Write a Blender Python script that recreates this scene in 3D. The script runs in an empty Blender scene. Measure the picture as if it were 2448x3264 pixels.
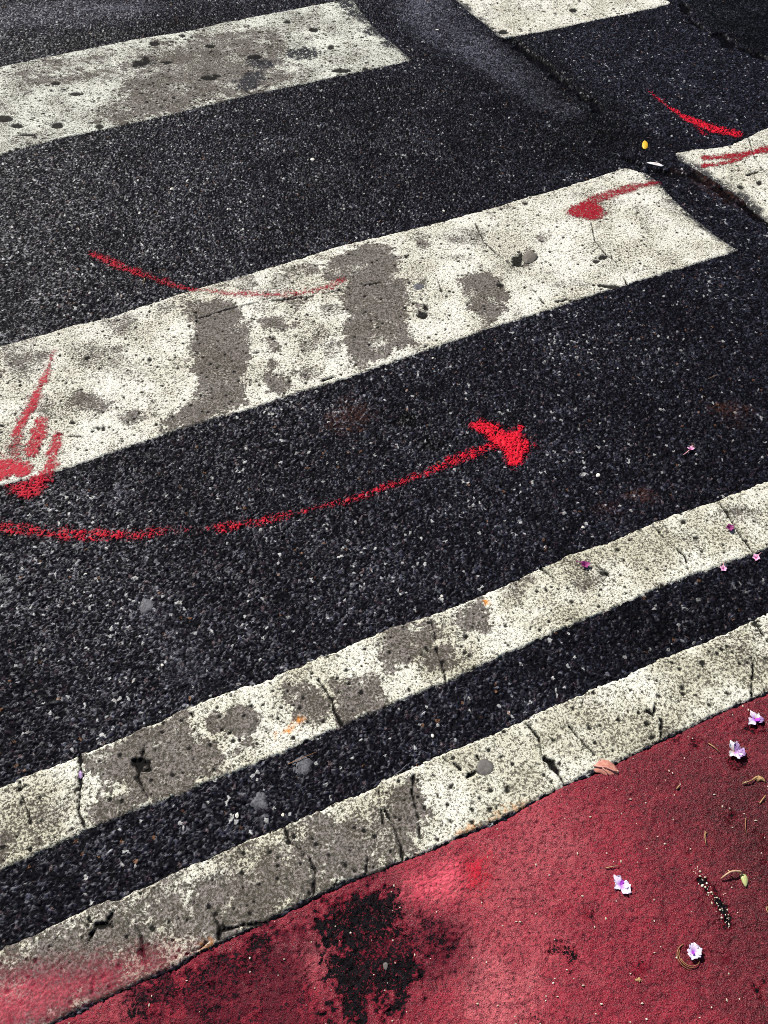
import bpy, bmesh, math, random
import numpy as np
from mathutils import Vector

SC = bpy.context.scene
COL = SC.collection
# ------------------------------------------------------------------ camera
CAM_H = 1.5
FOV = math.radians(60.0)
PITCH = math.radians(52.15)            # below the horizon
cd = bpy.data.cameras.new("camera")
cam = bpy.data.objects.new("camera", cd)
COL.objects.link(cam)
cd.sensor_fit = 'VERTICAL'
cd.angle = FOV
cd.angle_y = FOV
cd.clip_start = 0.05
cd.clip_end = 400
cam.location = (0, 0, CAM_H)
cam.rotation_euler = (math.pi / 2 - PITCH, 0, 0)
SC.camera = cam
# ------------------------------------------------------------------ light
SUN_ELEV = math.radians(47)
SUN_AZ = Vector((-0.64, 0.77))         # the sun stands ahead and to the left
SUN_AZ.normalize()
world = bpy.data.worlds.new("World")
SC.world = world
world.use_nodes = True
wn = world.node_tree
wn.nodes.clear()
sky = wn.nodes.new('ShaderNodeTexSky')
sky.sky_type = 'NISHITA'
sky.sun_disc = False
sky.sun_elevation = SUN_ELEV
sky.sun_rotation = math.atan2(SUN_AZ.x, SUN_AZ.y)
bg = wn.nodes.new('ShaderNodeBackground')
bg.inputs['Strength'].default_value = 0.05
wo = wn.nodes.new('ShaderNodeOutputWorld')
wn.links.new(sky.outputs[0], bg.inputs[0])
wn.links.new(bg.outputs[0], wo.inputs[0])
sd = bpy.data.lights.new("sun", 'SUN')
sd.energy = 5.0
sd.angle = math.radians(0.5)
sd.color = (1.0, 0.955, 0.88)
sun = bpy.data.objects.new("sun", sd)
COL.objects.link(sun)
sdir = Vector((SUN_AZ.x * math.cos(SUN_ELEV), SUN_AZ.y * math.cos(SUN_ELEV), math.sin(SUN_ELEV)))
sun.rotation_euler = sdir.to_track_quat('Z', 'Y').to_euler()
sun.location = sdir * 20
SC.view_settings.view_transform = 'Standard'
SC.view_settings.look = 'None'
SC.view_settings.exposure = 0.15
SC.view_settings.gamma = 1.0
SC.cycles.use_denoising = False
SC.cycles.filter_width = 0.9
SC.cycles.max_bounces = 4
SC.cycles.transparent_max_bounces = 8

# ------------------------------------------------------------------ ground plane tracing
FS = 1632 / math.tan(FOV / 2)          # focal length in photo pixels
TH = math.pi / 2 - PITCH


def G(px, py):
    """photo pixel -> point of the ground plane (metres)"""
    x = (px - 1224) / FS
    y = -(py - 1632) / FS
    yy = y * math.cos(TH) + math.sin(TH)
    zz = y * math.sin(TH) - math.cos(TH)
    t = -CAM_H / zz
    return (x * t, yy * t)


KZ = 1224 / 1659
ORG = {'A': (0, 0), 'B': (1224, 0), 'C': (0, 1088), 'D': (1224, 1088), 'E': (0, 2176), 'F': (1224, 2176)}


def T(reg, *pts):
    ox, oy = ORG[reg]
    return [G(ox + x * KZ, oy + y * KZ) for x, y in pts]


def Dp(*pts):                           # coordinates measured on the 1659 px wide view
    k = 2448 / 1659
    return [G(x * k, y * k) for x, y in pts]


UD = np.array((0.907, 0.421)); UD /= np.linalg.norm(UD)    # direction of the painted bars
VD = np.array((-UD[1], UD[0]))


def along(p, d, e=0.0):
    return (p[0] + UD[0] * d + VD[0] * e, p[1] + UD[1] * d + VD[1] * e)


# ------------------------------------------------------------------ sampling lattice of the ground
def axis(parts, far):
    """parts: (start, end, step0, step1) fine zone; grows geometrically to -far / +far"""
    out = []
    for a, b, s0, s1 in parts:
        x = a
        while x < b:
            out.append(x)
            x += s0 + (s1 - s0) * (x - a) / (b - a)
    lo, s = [], parts[0][2]
    x = out[0]
    while x > -far:
        s *= 1.09
        x -= s
        lo.append(x)
    hi, s = [], parts[-1][3]
    x = out[-1]
    while x < far:
        s *= 1.09
        x += s
        hi.append(x)
    return np.array(lo[::-1] + out + hi, dtype=np.float64)


XS = axis([(-2.0, -0.8, 0.0036, 0.0024), (-0.8, 0.8, 0.0022, 0.0022), (0.8, 2.0, 0.0024, 0.0036)], 45)
YS = axis([(0.1, 0.9, 0.0019, 0.0020), (0.9, 2.0, 0.0020, 0.0026), (2.0, 4.1, 0.0026, 0.0046)], 45)
NX, NY = len(XS), len(YS)
X, Y = np.meshgrid(XS.astype(np.float32), YS.astype(np.float32))
SPX = np.gradient(XS)
SPY = np.gradient(YS)
SP = np.maximum(SPX[None, :], SPY[:, None]).astype(np.float32)
FADE = np.clip((0.016 - SP) / 0.010, 0, 1)
U = X * np.float32(UD[0]) + Y * np.float32(UD[1])
V = X * np.float32(VD[0]) + Y * np.float32(VD[1])


def sst(a, b, x):
    t = np.clip((x - a) / (b - a), 0, 1)
    return t * t * (3 - 2 * t)


def vnoise(x, y, s, seed):
    tb = np.random.default_rng(seed).random((256, 256)).astype(np.float32)
    u = x / np.float32(s) + 91.3
    v = y / np.float32(s) + 37.7
    iu = np.floor(u).astype(np.int32)
    iv = np.floor(v).astype(np.int32)
    fu = u - iu
    fv = v - iv
    fu = fu * fu * (3 - 2 * fu)
    fv = fv * fv * (3 - 2 * fv)
    a, b = iu & 255, (iu + 1) & 255
    c, d = iv & 255, (iv + 1) & 255
    return (tb[c, a] * (1 - fu) + tb[c, b] * fu) * (1 - fv) + (tb[d, a] * (1 - fu) + tb[d, b] * fu) * fv


def fbm(x, y, s, seed, octv=4):
    r, w, n = 0, 1.0, 0.0
    for k in range(octv):
        r = r + w * vnoise(x, y, s / 2 ** k, seed + k * 17)
        n += w
        w *= 0.55
    return (r / n).astype(np.float32)


def voro(x, y, s, seed):
    rg = np.random.default_rng(seed)
    tab = rg.random((4, 512, 512)).astype(np.float32)
    u = x / np.float32(s) + 300
    v = y / np.float32(s) + 300
    iu = np.floor(u).astype(np.int32)
    iv = np.floor(v).astype(np.int32)
    d1 = np.full(x.shape, 9.0, np.float32)
    d2 = d1.copy()
    ci = np.zeros(x.shape, np.int32)
    dx = np.zeros(x.shape, np.float32)
    dy = dx.copy()
    for a in (-1, 0, 1):
        for b in (-1, 0, 1):
            cu, cv = (iu + a) & 511, (iv + b) & 511
            idx = cv * 512 + cu
            ex = u - (iu + a + tab[0].ravel()[idx])
            ey = v - (iv + b + tab[1].ravel()[idx])
            d = np.sqrt(ex * ex + ey * ey)
            nb = d < d1
            d2 = np.where(nb, d1, np.minimum(d2, d))
            d1 = np.where(nb, d, d1)
            ci = np.where(nb, idx, ci)
            dx = np.where(nb, ex, dx)
            dy = np.where(nb, ey, dy)
    return d1, d2, ci, dx, dy, tab


def window(pts, m):
    px = [p[0] for p in pts]
    py = [p[1] for p in pts]
    i0 = max(0, np.searchsorted(XS, min(px) - m) - 1)
    i1 = min(NX, np.searchsorted(XS, max(px) + m) + 1)
    j0 = max(0, np.searchsorted(YS, min(py) - m) - 1)
    j1 = min(NY, np.searchsorted(YS, max(py) + m) + 1)
    return (slice(j0, j1), slice(i0, i1))


def seg(x, y, a, b):
    ax, ay = a
    bx, by = b
    ex, ey = bx - ax, by - ay
    l2 = ex * ex + ey * ey + 1e-12
    t = np.clip(((x - ax) * ex + (y - ay) * ey) / l2, 0, 1)
    return np.hypot(x - ax - ex * t, y - ay - ey * t), t


def poly_sd(pts, m=0.1):
    """signed distance (negative inside) in a window round the polygon"""
    sl = window(pts, m)
    x, y = X[sl], Y[sl]
    d = np.full(x.shape, 9.0, np.float32)
    ins = np.zeros(x.shape, bool)
    n = len(pts)
    for k in range(n):
        a, b = pts[k], pts[(k + 1) % n]
        d = np.minimum(d, seg(x, y, a, b)[0])
        if a[1] != b[1]:
            c = ((a[1] > y) != (b[1] > y)) & (x < (b[0] - a[0]) * (y - a[1]) / (b[1] - a[1]) + a[0])
            ins ^= c
    return sl, np.where(ins, -d, d).astype(np.float32)


def line_d(pts, w, m=0.05):
    """distance to a polyline minus its (varying) half width"""
    sl = window(pts, m + (max(w) if isinstance(w, (list, tuple)) else w))
    x, y = X[sl], Y[sl]
    d = np.full(x.shape, 9.0, np.float32)
    n = len(pts) - 1
    for k in range(n):
        dd, t = seg(x, y, pts[k], pts[k + 1])
        ww = w if not isinstance(w, (list, tuple)) else w[k] + (w[k + 1] - w[k]) * t
        d = np.minimum(d, dd - ww)
    return sl, d.astype(np.float32)


def ring(reg, cx, cy, rx, ry, n=14, rot=0.0):
    return T(reg, *[(cx + math.cos(a) * rx * math.cos(rot) - math.sin(a) * ry * math.sin(rot),
                     cy + math.cos(a) * rx * math.sin(rot) + math.sin(a) * ry * math.cos(rot))
                    for a in [2 * math.pi * k / n for k in range(n)]])


N30 = fbm(X, Y, 0.030, 11, 3) - 0.5
N8 = vnoise(X, Y, 0.008, 21) - 0.5
N4 = vnoise(X, Y, 0.0045, 23) - 0.5
N150 = fbm(X, Y, 0.15, 31, 4) - 0.5
N600 = fbm(X, Y, 0.6, 41, 3) - 0.5


MOTB = N150 * 1.6


def blob(M, pts, amount=1.0, soft=0.008, warp=0.03):
    """a stain with a shape of its own, edge broken up by noise"""
    sl, d = poly_sd(pts, 0.06 + soft)
    d = d + N30[sl] * warp * 1.2 + N8[sl] * warp * 0.45 + N4[sl] * warp * 0.4 + REL[sl] * warp * .12
    M[sl] = np.maximum(M[sl], amount * (1 - sst(-soft, soft, d)))


def crack(M, pts, w, rough=0.006):
    sl, d = line_d(pts, w, 0.03)
    d = d + (N30[sl] * 1.5 + N8[sl] * 0.9 + N4[sl] * .5) * rough * (.6 if w < .003 else 1)
    M[sl] = np.maximum(M[sl], 1 - sst(-0.0010, 0.0010, d))


Z0 = lambda: np.zeros((NY, NX), np.float32)

# ------------------------------------------------------------------ stones of the asphalt
d1, d2, ci, dx, dy, tab = voro(X + N30 * 0.004, Y + N8 * 0.003, 0.0072, 5)
R0 = tab[2].ravel()[ci]
R1 = tab[3].ravel()[ci]
R2 = np.random.default_rng(9).random(512 * 512).astype(np.float32)[ci]
GAPB = 1 - sst(0.05, 0.20, d2 - d1)
tx, ty = (R0 - 0.5), (R1 - 0.5)
e1, e2, ce, ex_, ey_, tb2 = voro(X + N8 * 0.002, Y, 0.0042, 77)
GAPS = 1 - sst(0.05, 0.24, e2 - e1)
SMALL = (np.random.default_rng(29).random(512 * 512).astype(np.float32)[ci] + (vnoise(X, Y, 0.09, 63) - .5) * .7) < 0.50
GAP = np.where(SMALL, np.maximum(GAPS, GAPB * .6), GAPB)
RELB = ((R2 - 0.5) * 0.9 + (tx * dx + ty * dy) * 1.9 - GAPB * 0.7)
RELS = ((R2 - 0.5) * 0.25 - .25 + (tb2[2].ravel()[ce] - .5) * .7 + ((tb2[2].ravel()[ce] - .5) * ex_ + (tb2[3].ravel()[ce] - .5) * ey_) * 1.4 - GAPS * 0.5)
REL = np.where(SMALL, RELS, RELB)
FINE = (tb2[2].ravel()[ce] - 0.5) - (1 - sst(0.05, 0.3, e2 - e1)) * 0.5
HST = (REL * 0.0023 + FINE * 0.0005) * FADE
HBIG = (N600 * 0.006 + N150 * 0.004) * FADE

# ------------------------------------------------------------------ outlines of the painted bars
b1u = T('A', (0, 292), (100, 268), (250, 238), (400, 207), (600, 168), (800, 137), (950, 102), (1100, 72), (1250, 45), (1400, 16), (1500, -4), (1530, -12))
b1e = T('A', (1545, 30), (1600, 100), (1655, 160)) + T('B', (55, 200), (120, 260))
b1l = T('B', (0, 288)) + T('A', (1500, 322), (1300, 365), (1100, 405), (900, 455), (700, 505), (500, 548), (250, 600), (0, 668))
BAR1 = [along(b1u[0], -6)] + b1u + b1e + b1l + [along(b1l[-1], -6)]
w1 = abs(np.dot(np.array(b1u[3]) - np.array(b1l[-2]), VD))
b2l = T('B', (1235, 12), (1225, 20), (1050, 60), (900, 90), (700, 135), (520, 165))
b2e = T('B', (500, 160), (440, 108), (370, 55), (310, 0))
b2c = along(b2l[-1], 0, w1)
BAR2 = b2l + b2e + [b2c, along(b2l[0], 0.02, w1)]
b3u = T('C', (0, 22)) + T('A', (75, 1475), (300, 1410), (480, 1368), (620, 1320), (860, 1245), (1060, 1192), (1200, 1150), (1400, 1085), (1620, 1028)) + T('B', (0, 1018), (200, 970), (440, 905), (600, 860), (750, 820), (900, 772), (1040, 727))
b3e = T('B', (1120, 745), (1180, 780), (1240, 850), (1340, 940), (1440, 1020), (1530, 1080))
b3l = T('B', (1400, 1122), (1260, 1165), (1050, 1228), (900, 1275), (700, 1340), (480, 1410), (300, 1472)) + T('C', (1500, 160), (1250, 232), (1050, 300), (900, 340), (750, 388), (600, 440), (450, 492), (330, 532), (200, 578), (0, 622))
BAR3 = [along(b3u[0], -6)] + b3u + b3e + b3l + [along(b3l[-1], -6)]
w3 = abs(np.dot(np.array(b3u[8]) - np.array(b3l[5]), VD))
b4u = T('B', (1265, 662), (1340, 645), (1420, 642), (1500, 628), (1550, 605), (1600, 578), (1659, 553))
b4e = T('B', (1700, 1010), (1659, 960), (1560, 868), (1450, 795), (1370, 745), (1320, 715), (1270, 690))
BAR4 = b4u + [along(b4u[-1], 3), along(b4u[-1], 3, -w3), along(b4e[0], 0.25, -0.1)] + b4e
l3u = T('E', (0, 450), (60, 430), (100, 405), (330, 320), (400, 290), (520, 245), (620, 200), (780, 125), (900, 70)) + T('C', (1130, 1475), (1300, 1398), (1500, 1318), (1640, 1262)) + T('D', (0, 1250), (200, 1185), (400, 1108), (530, 1055), (700, 975), (850, 905), (960, 875), (1100, 812), (1250, 752), (1440, 690), (1659, 605))
l3l = T('D', (1659, 895), (1400, 990), (1300, 1022), (1150, 1082), (1000, 1150), (800, 1230), (600, 1318), (430, 1395), (270, 1472)) + T('E', (1640, 115), (1480, 182), (1400, 220), (1250, 288), (1050, 370), (850, 450), (660, 527), (500, 585), (330, 655), (150, 740), (0, 812))
LINE3 = [along(l3u[0], -6)] + l3u + [along(l3u[-1], 4), along(l3l[0], 4)] + l3l + [along(l3l[-1], -6)]
l4u = T('E', (0, 1155), (130, 1100), (300, 1015), (380, 980), (440, 952), (520, 940), (550, 915), (700, 850), (900, 760), (1100, 668), (1220, 622), (1300, 588), (1420, 532), (1600, 460), (1640, 440)) + T('F', (0, 420), (150, 358), (300, 290), (440, 238), (600, 160), (700, 112), (900, 30)) + T('D', (980, 1475), (1200, 1372), (1400, 1295), (1600, 1205), (1659, 1175))
l4l = T('F', (1659, 40), (1580, 70), (1450, 128), (1300, 200), (1150, 270), (1000, 345), (900, 387), (780, 440), (650, 508), (550, 568), (400, 632), (320, 662), (200, 720), (60, 772), (0, 800)) + T('E', (1500, 855), (1350, 925), (1280, 965), (1200, 1005), (1080, 1060), (950, 1120), (860, 1160), (760, 1225), (600, 1290), (450, 1360), (300, 1430), (200, 1480), (0, 1580))
LINE4 = [along(l4u[0], -6)] + l4u + [along(l4u[-1], 4), along(l4l[0], 4)] + l4l + [along(l4l[-1], -6)]


def cover_of(pts, rough=0.007):
    sl, d = poly_sd(pts, 0.05)
    out = np.full((NY, NX), 1.0, np.float32)
    out[sl] = d + (N30[sl] * rough + N8[sl] * 0.5 * rough + N4[sl] * 0.35 * rough + REL[sl] * 0.0010)
    return out


SHEETS = {}
for nm, pts in (('b1', BAR1), ('b2', BAR2), ('b3', BAR3), ('b4', BAR4), ('l3', LINE3), ('l4', LINE4)):
    SHEETS[nm] = cover_of(pts)
# the red lane: everything below the lower edge of the last line
lane_poly = [along(l4l[0], 30)] + l4l[:1] + l4l[1:] + [along(l4l[-1], -30), along(l4l[-1], -30, -40), along(l4l[0], 30, -40)]
LANE = cover_of(lane_poly, 0.006)

# ------------------------------------------------------------------ cracks, pits, stains (masks in metres on the ground)
CRK = Z0()
for reg, pts, w in (
    ('E', [(85, 430), (95, 490), (120, 560), (130, 610)], .0022),
    ('E', [(345, 318), (350, 400), (345, 480), (340, 560), (372, 645)], .0036),
    ('E', [(625, 270), (612, 330), (600, 350), (600, 420), (630, 480), (652, 530)], .0038),
    ('E', [(575, 335), (600, 350), (640, 345), (645, 375), (622, 382), (606, 372)], .0032),
    ('E', [(825, 125), (845, 180), (862, 235)], .0016),
    ('E', [(1375, -10), (1440, 80), (1442, 120), (1478, 182)], .0026),
    ('D', [(195, 1180), (215, 1250), (228, 1310)], .0018),
    ('D', [(225, 1330), (250, 1400), (268, 1475)], .0016),
    ('D', [(680, 985), (735, 1025)], .0022),
    ('D', [(850, 900), (930, 980), (1020, 1060)], .0018),
    ('D', [(1160, 795), (1220, 860), (1300, 930), (1312, 985)], .0016),
    ('D', [(1440, 688), (1490, 760), (1530, 830), (1592, 910)], .0032),
    ('E', [(380, 1020), (420, 1050), (460, 1040), (492, 985)], .0030),
    ('E', [(460, 1035), (490, 1055)], .002), ('E', [(420, 1050), (390, 1100), (370, 1150)], .0017),
    ('E', [(585, 1050), (610, 1090), (620, 1160), (630, 1212)], .0020),
    ('E', [(925, 1010), (950, 1060), (945, 1112)], .0020), ('E', [(950, 1075), (1050, 1050), (1150, 1042)], .0016),
    ('E', [(1228, 622), (1252, 690)], .0022), ('E', [(1252, 690), (1300, 720), (1310, 760)], .0010),
    ('E', [(1340, 760), (1360, 820), (1355, 915)], .0020),
    ('E', [(1590, 720), (1580, 835)], .0014), ('E', [(1635, 455), (1655, 600)], .0024),
    ('E', [(408, 1240), (398, 1345)], .0022), ('E', [(760, 1190), (860, 1150), (900, 1120)], .0018),
    ('F', [(0, 540), (40, 620), (70, 700), (80, 765)], .0024),
    ('F', [(130, 400), (120, 470), (150, 600), (155, 665)], .0013),
    ('F', [(600, 160), (670, 240), (680, 310), (740, 370), (778, 440)], .0026),
    ('F', [(695, 325), (735, 365), (752, 395)], .0060),
    ('F', [(800, 190), (850, 250), (905, 305)], .0015), ('F', [(1182, 40), (1165, 140)], .0016),
    ('F', [(1140, 125), (1165, 140)], .004), ('F', [(1200, 165), (1195, 245)], .0013), ('F', [(1590, 0), (1590, 75)], .0028),
    ('D', [(1595, 1195), (1625, 1250), (1659, 1300)], .0018), ('D', [(1600, 1350), (1590, 1475)], .0014),
    ('B', [(395, 965), (430, 1040), (480, 1090), (540, 1135), (575, 1148)], .0024),
    ('B', [(895, 960), (910, 1040), (960, 1100), (1000, 1130), (1050, 1228)], .0026),
    ('B', [(640, 1245), (690, 1310), (712, 1335)], .0016), ('B', [(160, 1290), (190, 1345)], .0016),
    ('B', [(230, 1205), (250, 1262)], .0018), ('B', [(750, 1303), (810, 1292)], .005),
    ('B', [(980, 1095), (990, 1130)], .0014), ('B', [(440, 905), (480, 935)], .0013),
    ('A', [(850, 1382), (980, 1340), (1100, 1312), (1350, 1282), (1500, 1248), (1659, 1222)], .0016),
    ('A', [(850, 1345), (850, 1395)], .0018), ('C', [(1060, 55), (1140, 48)], .0014), ('C', [(250, 400), (300, 412), (420, 415)], .0010),
    ('C', [(1395, 170), (1440, 155)], .0040),
    ('B', [(1572, 588), (1600, 680), (1659, 765)], .0030), ('B', [(1570, 760), (1640, 735)], .0050),
    ('B', [(880, 10), (930, 55), (990, 85)], .0030),
    ('F', [(300, 350), (330, 370)], .0045), ('F', [(360, 410), (400, 380)], .0028), ('F', [(400, 318), (412, 330)], .003),
    ('F', [(255, 325), (310, 360)], .0018),
):
    crack(CRK, T(reg, *pts), max(.0012, w * .72))

# small round pits in the paint: random, a few per hand
PIT = Z0()
q1, q2, qi, _, _, qt = voro(X, Y, 0.026, 301)
qr = qt[2].ravel()[qi]
qs = qt[3].ravel()[qi]
PIT = np.maximum(PIT, (1 - sst(0.0, 0.05, q1 + N4 * .06 - (0.05 + 0.10 * qs ** 2))) * (qr < 0.75))
q1, q2, qi, _, _, qt = voro(X, Y, 0.010, 303)
qr = qt[2].ravel()[qi]
PIT = np.maximum(PIT, (1 - sst(0.10, 0.20, q1)) * (qr < 0.24) * 0.85)
q1, q2, qi, _, _, qt = voro(X + N8 * .01, Y, 0.022, 305)
PIT1 = (1 - sst(0.0, 0.07, q1 + N4 * .1 - (0.03 + 0.22 * qt[3].ravel()[qi] ** 2))) * (qt[2].ravel()[qi] < 0.5 + MOTB)
PIT *= FADE
del q1, q2, qi, qr, qs, qt
HOLE = Z0()
for reg, cx, cy, rx, ry in (
    ('A', 600, 272, 28, 12), ('A', 632, 262, 18, 14), ('A', 585, 283, 14, 7), ('A', 905, 338, 34, 9), ('A', 935, 330, 20, 8),
    ('A', 1240, 97, 16, 7), ('A', 1355, 132, 18, 8), ('A', 1432, 207, 14, 10), ('A', 250, 546, 24, 11), ('A', 75, 545, 26, 9),
    ('A', 430, 548, 22, 9), ('A', 240, 362, 18, 7), ('A', 20, 512, 30, 14), ('A', 670, 190, 20, 9), ('A', 330, 408, 30, 8), ('A', 120, 585, 40, 6),
    ('A', 905, 200, 22, 8), ('A', 720, 270, 26, 5), ('A', 1475, 308, 40, 8), ('A', 1100, 250, 30, 9), ('A', 790, 157, 12, 6), ('A', 1580, 300, 12, 6),
    ('B', 815, 47, 16, 9), ('B', 515, 140, 16, 9), ('B', 740, 60, 9, 5), ('B', 165, 1362, 20, 14), ('B', 505, 1232, 14, 10),
    ('B', 945, 1112, 16, 9), ('B', 915, 1130, 14, 6), ('B', 610, 882, 12, 5), ('B', 95, 1110, 8, 6), ('B', 180, 1335, 10, 8), ('B', 985, 1240, 30, 6), ('B', 940, 1235, 22, 5),
    ('B', 1620, 795, 14, 10), ('B', 1540, 810, 10, 6), ('B', 575, 1130, 22, 22), ('B', 590, 1110, 12, 14),
    ('C', 645, 82, 10, 8), ('C', 375, 72, 9, 7), ('C', 450, 380, 9, 8), ('C', 425, 378, 8, 6), ('C', 555, 350, 7, 6), ('C', 315, 352, 10, 6),
    ('D', 1200, 1057, 8, 9), ('D', 1290, 785, 9, 8), ('D', 1345, 853, 10, 5), ('D', 700, 1078, 8, 7), ('D', 358, 1275, 7, 6), ('D', 950, 1003, 18, 9), ('D', 1375, 1392, 9, 12),
    ('D', 1600, 1218, 8, 8), ('D', 1455, 1335, 7, 7), ('D', 1650, 1370, 10, 8), ('D', 1060, 862, 7, 6), ('D', 1250, 1345, 12, 6),
    ('E', 600, 345, 30, 18), ('E', 437, 1048, 30, 10), ('E', 608, 1172, 14, 7), ('E', 955, 848, 6, 5), ('E', 945, 1095, 9, 16),
    ('F', 415, 503, 9, 10), ('F', 385, 525, 8, 6), ('F', 390, 550, 12, 7), ('F', 292, 448, 7, 9), ('F', 535, 460, 8, 16), ('F', 287, 595, 8, 9), ('F', 455, 552, 10, 14), ('F', 900, 388, 22, 8), ('F', 720, 350, 18, 20),
    ('F', 1290, 25, 8, 8), ('F', 1135, 178, 7, 6), ('F', 1160, 235, 8, 6), ('F', 760, 145, 8, 5),
):
    blob(HOLE, ring(reg, cx, cy, rx * 1.1, ry * 1.15), 1.0, 0.002, 0.008)
WEARB = Z0()                            # places where the paint is worn through
for reg, cx, cy, rx, ry in (('A', 1300, 228, 62, 22), ('A', 1345, 240, 30, 14), ('A', 620, 275, 40, 20), ('A', 1135, 275, 60, 28), ('A', 1080, 350, 50, 40), ('A', 1570, 60, 50, 40), ('B', 30, 190, 40, 28), ('A', 1610, 130, 40, 30), ('A', 1500, 20, 50, 25)):
    blob(WEARB, ring(reg, cx, cy, rx, ry), 1.0, 0.012, 0.06)
WEND = Z0()
for pts in (b3e, b1e, b4e[1:], b2e):
    sl, d = line_d(pts, .0, .08)
    WEND[sl] = np.maximum(WEND[sl], .95 * (1 - sst(.002, .035, d + N30[sl] * .05)))

STN = Z0()                              # dark tyre and oil grime with soft broken edges
S1 = lambda pts, a=1.0, s=0.010, w=0.035: blob(STN, pts, a, s, w)
k_ = lambda *p: [G(*q) for q in p]
S1(k_((590, 966), (700, 952), (760, 985), (797, 1040), (800, 1100), (782, 1213), (775, 1280), (738, 1302), (686, 1331), (590, 1372), (524, 1376), (516, 1346), (561, 1317), (620, 1272), (627, 1199), (612, 1132), (620, 1060), (600, 1010)), .95)
S1(Dp((700, 575), (790, 530), (850, 530), (865, 570), (850, 600), (885, 608), (880, 660), (880, 700), (895, 740), (850, 762), (790, 792), (755, 790), (745, 740), (755, 690), (735, 640), (745, 610), (702, 600)), .9)
S1(Dp((998, 597), (1040, 585), (1075, 600), (1097, 630), (1090, 670), (1062, 700), (1030, 682), (1010, 655), (993, 625)), .95)
S1(Dp((1035, 690), (1062, 698), (1055, 722), (1030, 735)), .55)
S1(Dp((935, 505), (1000, 490), (1055, 500), (1040, 535), (975, 530)), .55, .02)
S1(Dp((562, 690), (600, 690), (620, 700), (650, 690), (650, 710), (600, 715), (570, 712)), .75)
S1(Dp((640, 745), (665, 728), (695, 705), (705, 720), (690, 745), (655, 765)), .7)
S1(Dp((573, 742), (590, 735), (608, 745), (600, 760), (580, 762)), .9)
S1(Dp((572, 790), (588, 780), (605, 790), (590, 800)), .7)
S1(Dp((570, 812), (600, 810), (625, 830), (615, 850), (575, 850)), .9)
S1(Dp((545, 690), (560, 640), (600, 590), (640, 585), (620, 640), (560, 660)), .5, .02)
S1(Dp((150, 750), (200, 742), (255, 752), (262, 785), (215, 805), (165, 790)), .62, .025)
S1(Dp((135, 855), (175, 850), (250, 868), (245, 890), (190, 900), (140, 880)), .66, .022)
S1(Dp((0, 745), (60, 730), (105, 745), (110, 790), (60, 815), (0, 815)), .6, .03)
S1(Dp((225, 690), (270, 672), (300, 680), (280, 720), (235, 730)), .55, .02)
S1(Dp((330, 660), (400, 640), (400, 665), (345, 680)), .5, .02)
S1(Dp((30, 930), (60, 915), (80, 960), (50, 1000), (20, 980)), .5, .02)
S1(Dp((1125, 545), (1145, 535), (1158, 548), (1150, 575), (1130, 580)), .6, .006, .012)
S1(Dp((870, 520), (900, 500), (940, 505), (920, 530)), .45, .02)
for (x0, y0, x1, y1), a in (((620, 640, 665, 665), .5), ((690, 655, 735, 690), .6), ((700, 730, 745, 780), .5), ((560, 660, 580, 690), .6), ((640, 790, 690, 815), .35), ((905, 600, 925, 620), .5),
                            ((600, 575, 690, 600), .4), ((900, 660, 915, 680), .6), ((455, 590, 560, 625), .45), ((395, 650, 440, 690), .7), ((520, 615, 545, 635), .5), ((895, 745, 905, 755), .4), ((1160, 500, 1200, 520), .3), ((1290, 560, 1350, 590), .25), ((1420, 420, 1500, 470), .25), ((1200, 600, 1290, 630), .25),
                            ((250, 780, 330, 830), .25), ((60, 850, 130, 900), .35), ((255, 880, 310, 920), .3), ((1000, 735, 1050, 745), .5)):
    cx_, cy_, rx_, ry_ = (x0 + x1) / 2, (y0 + y1) / 2, (x1 - x0) / 2, (y1 - y0) / 2
    S1(Dp(*[(cx_ + rx_ * math.cos(k * .785), cy_ + ry_ * math.sin(k * .785)) for k in range(8)]), a * 1.15, .012, .04)
# bar at top left: greyed middle
S1(T('A', (430, 480), (480, 430), (560, 400), (500, 300), (620, 230), (900, 160), (1150, 120), (1240, 150), (1230, 250), (1260, 350), (1150, 390), (900, 440), (600, 520), (450, 545)), .66, .04, .10)
S1(T('A', (0, 350), (250, 325), (520, 285), (500, 330), (250, 370), (0, 385)), .55, .02, .05)
S1(T('A', (0, 300), (300, 250), (500, 230), (460, 290), (200, 340), (0, 345)), .32, .03)
# upper narrow line
S1(T('E', (360, 320), (520, 250), (820, 130), (862, 240), (960, 285), (1000, 310), (985, 375), (660, 520), (420, 620), (390, 560), (450, 520), (520, 470), (440, 440)), .92, .012)
S1(T('E', (140, 520), (330, 450), (330, 620), (180, 700), (130, 640)), .6, .03, .06)
S1(ring('E', 935, 183, 50, 48), .85, .006, .02)
S1(ring('E', 1040, 165, 72, 66, rot=-.5), .9, .006, .02)
S1(T('E', (970, 180), (1010, 200), (1000, 235), (960, 225)), .8)
S1(ring('E', 1080, 262, 20, 12), .6)
S1(T('E', (1235, 40), (1370, 20), (1420, 100), (1400, 190), (1300, 215), (1240, 180)), .72, .010)
S1(T('E', (1440, 15), (1659, -70), (1660, 105), (1490, 165), (1470, 110)), .82, .010)
S1(T('D', (-30, 1270), (100, 1225), (112, 1290), (90, 1400), (-30, 1470)), .85, .010)
S1(T('D', (120, 1250), (200, 1205), (250, 1240), (200, 1320), (140, 1300)), .72, .012)
S1(T('D', (300, 1190), (350, 1125), (420, 1105), (452, 1180), (420, 1250), (330, 1272)), .9, .008)
S1(T('D', (160, 1350), (220, 1310), (350, 1340), (340, 1390), (260, 1420), (170, 1400)), .72, .012)
S1(T('D', (500, 1070), (580, 1030), (620, 1045), (580, 1090), (520, 1100)), .5, .02)
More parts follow.
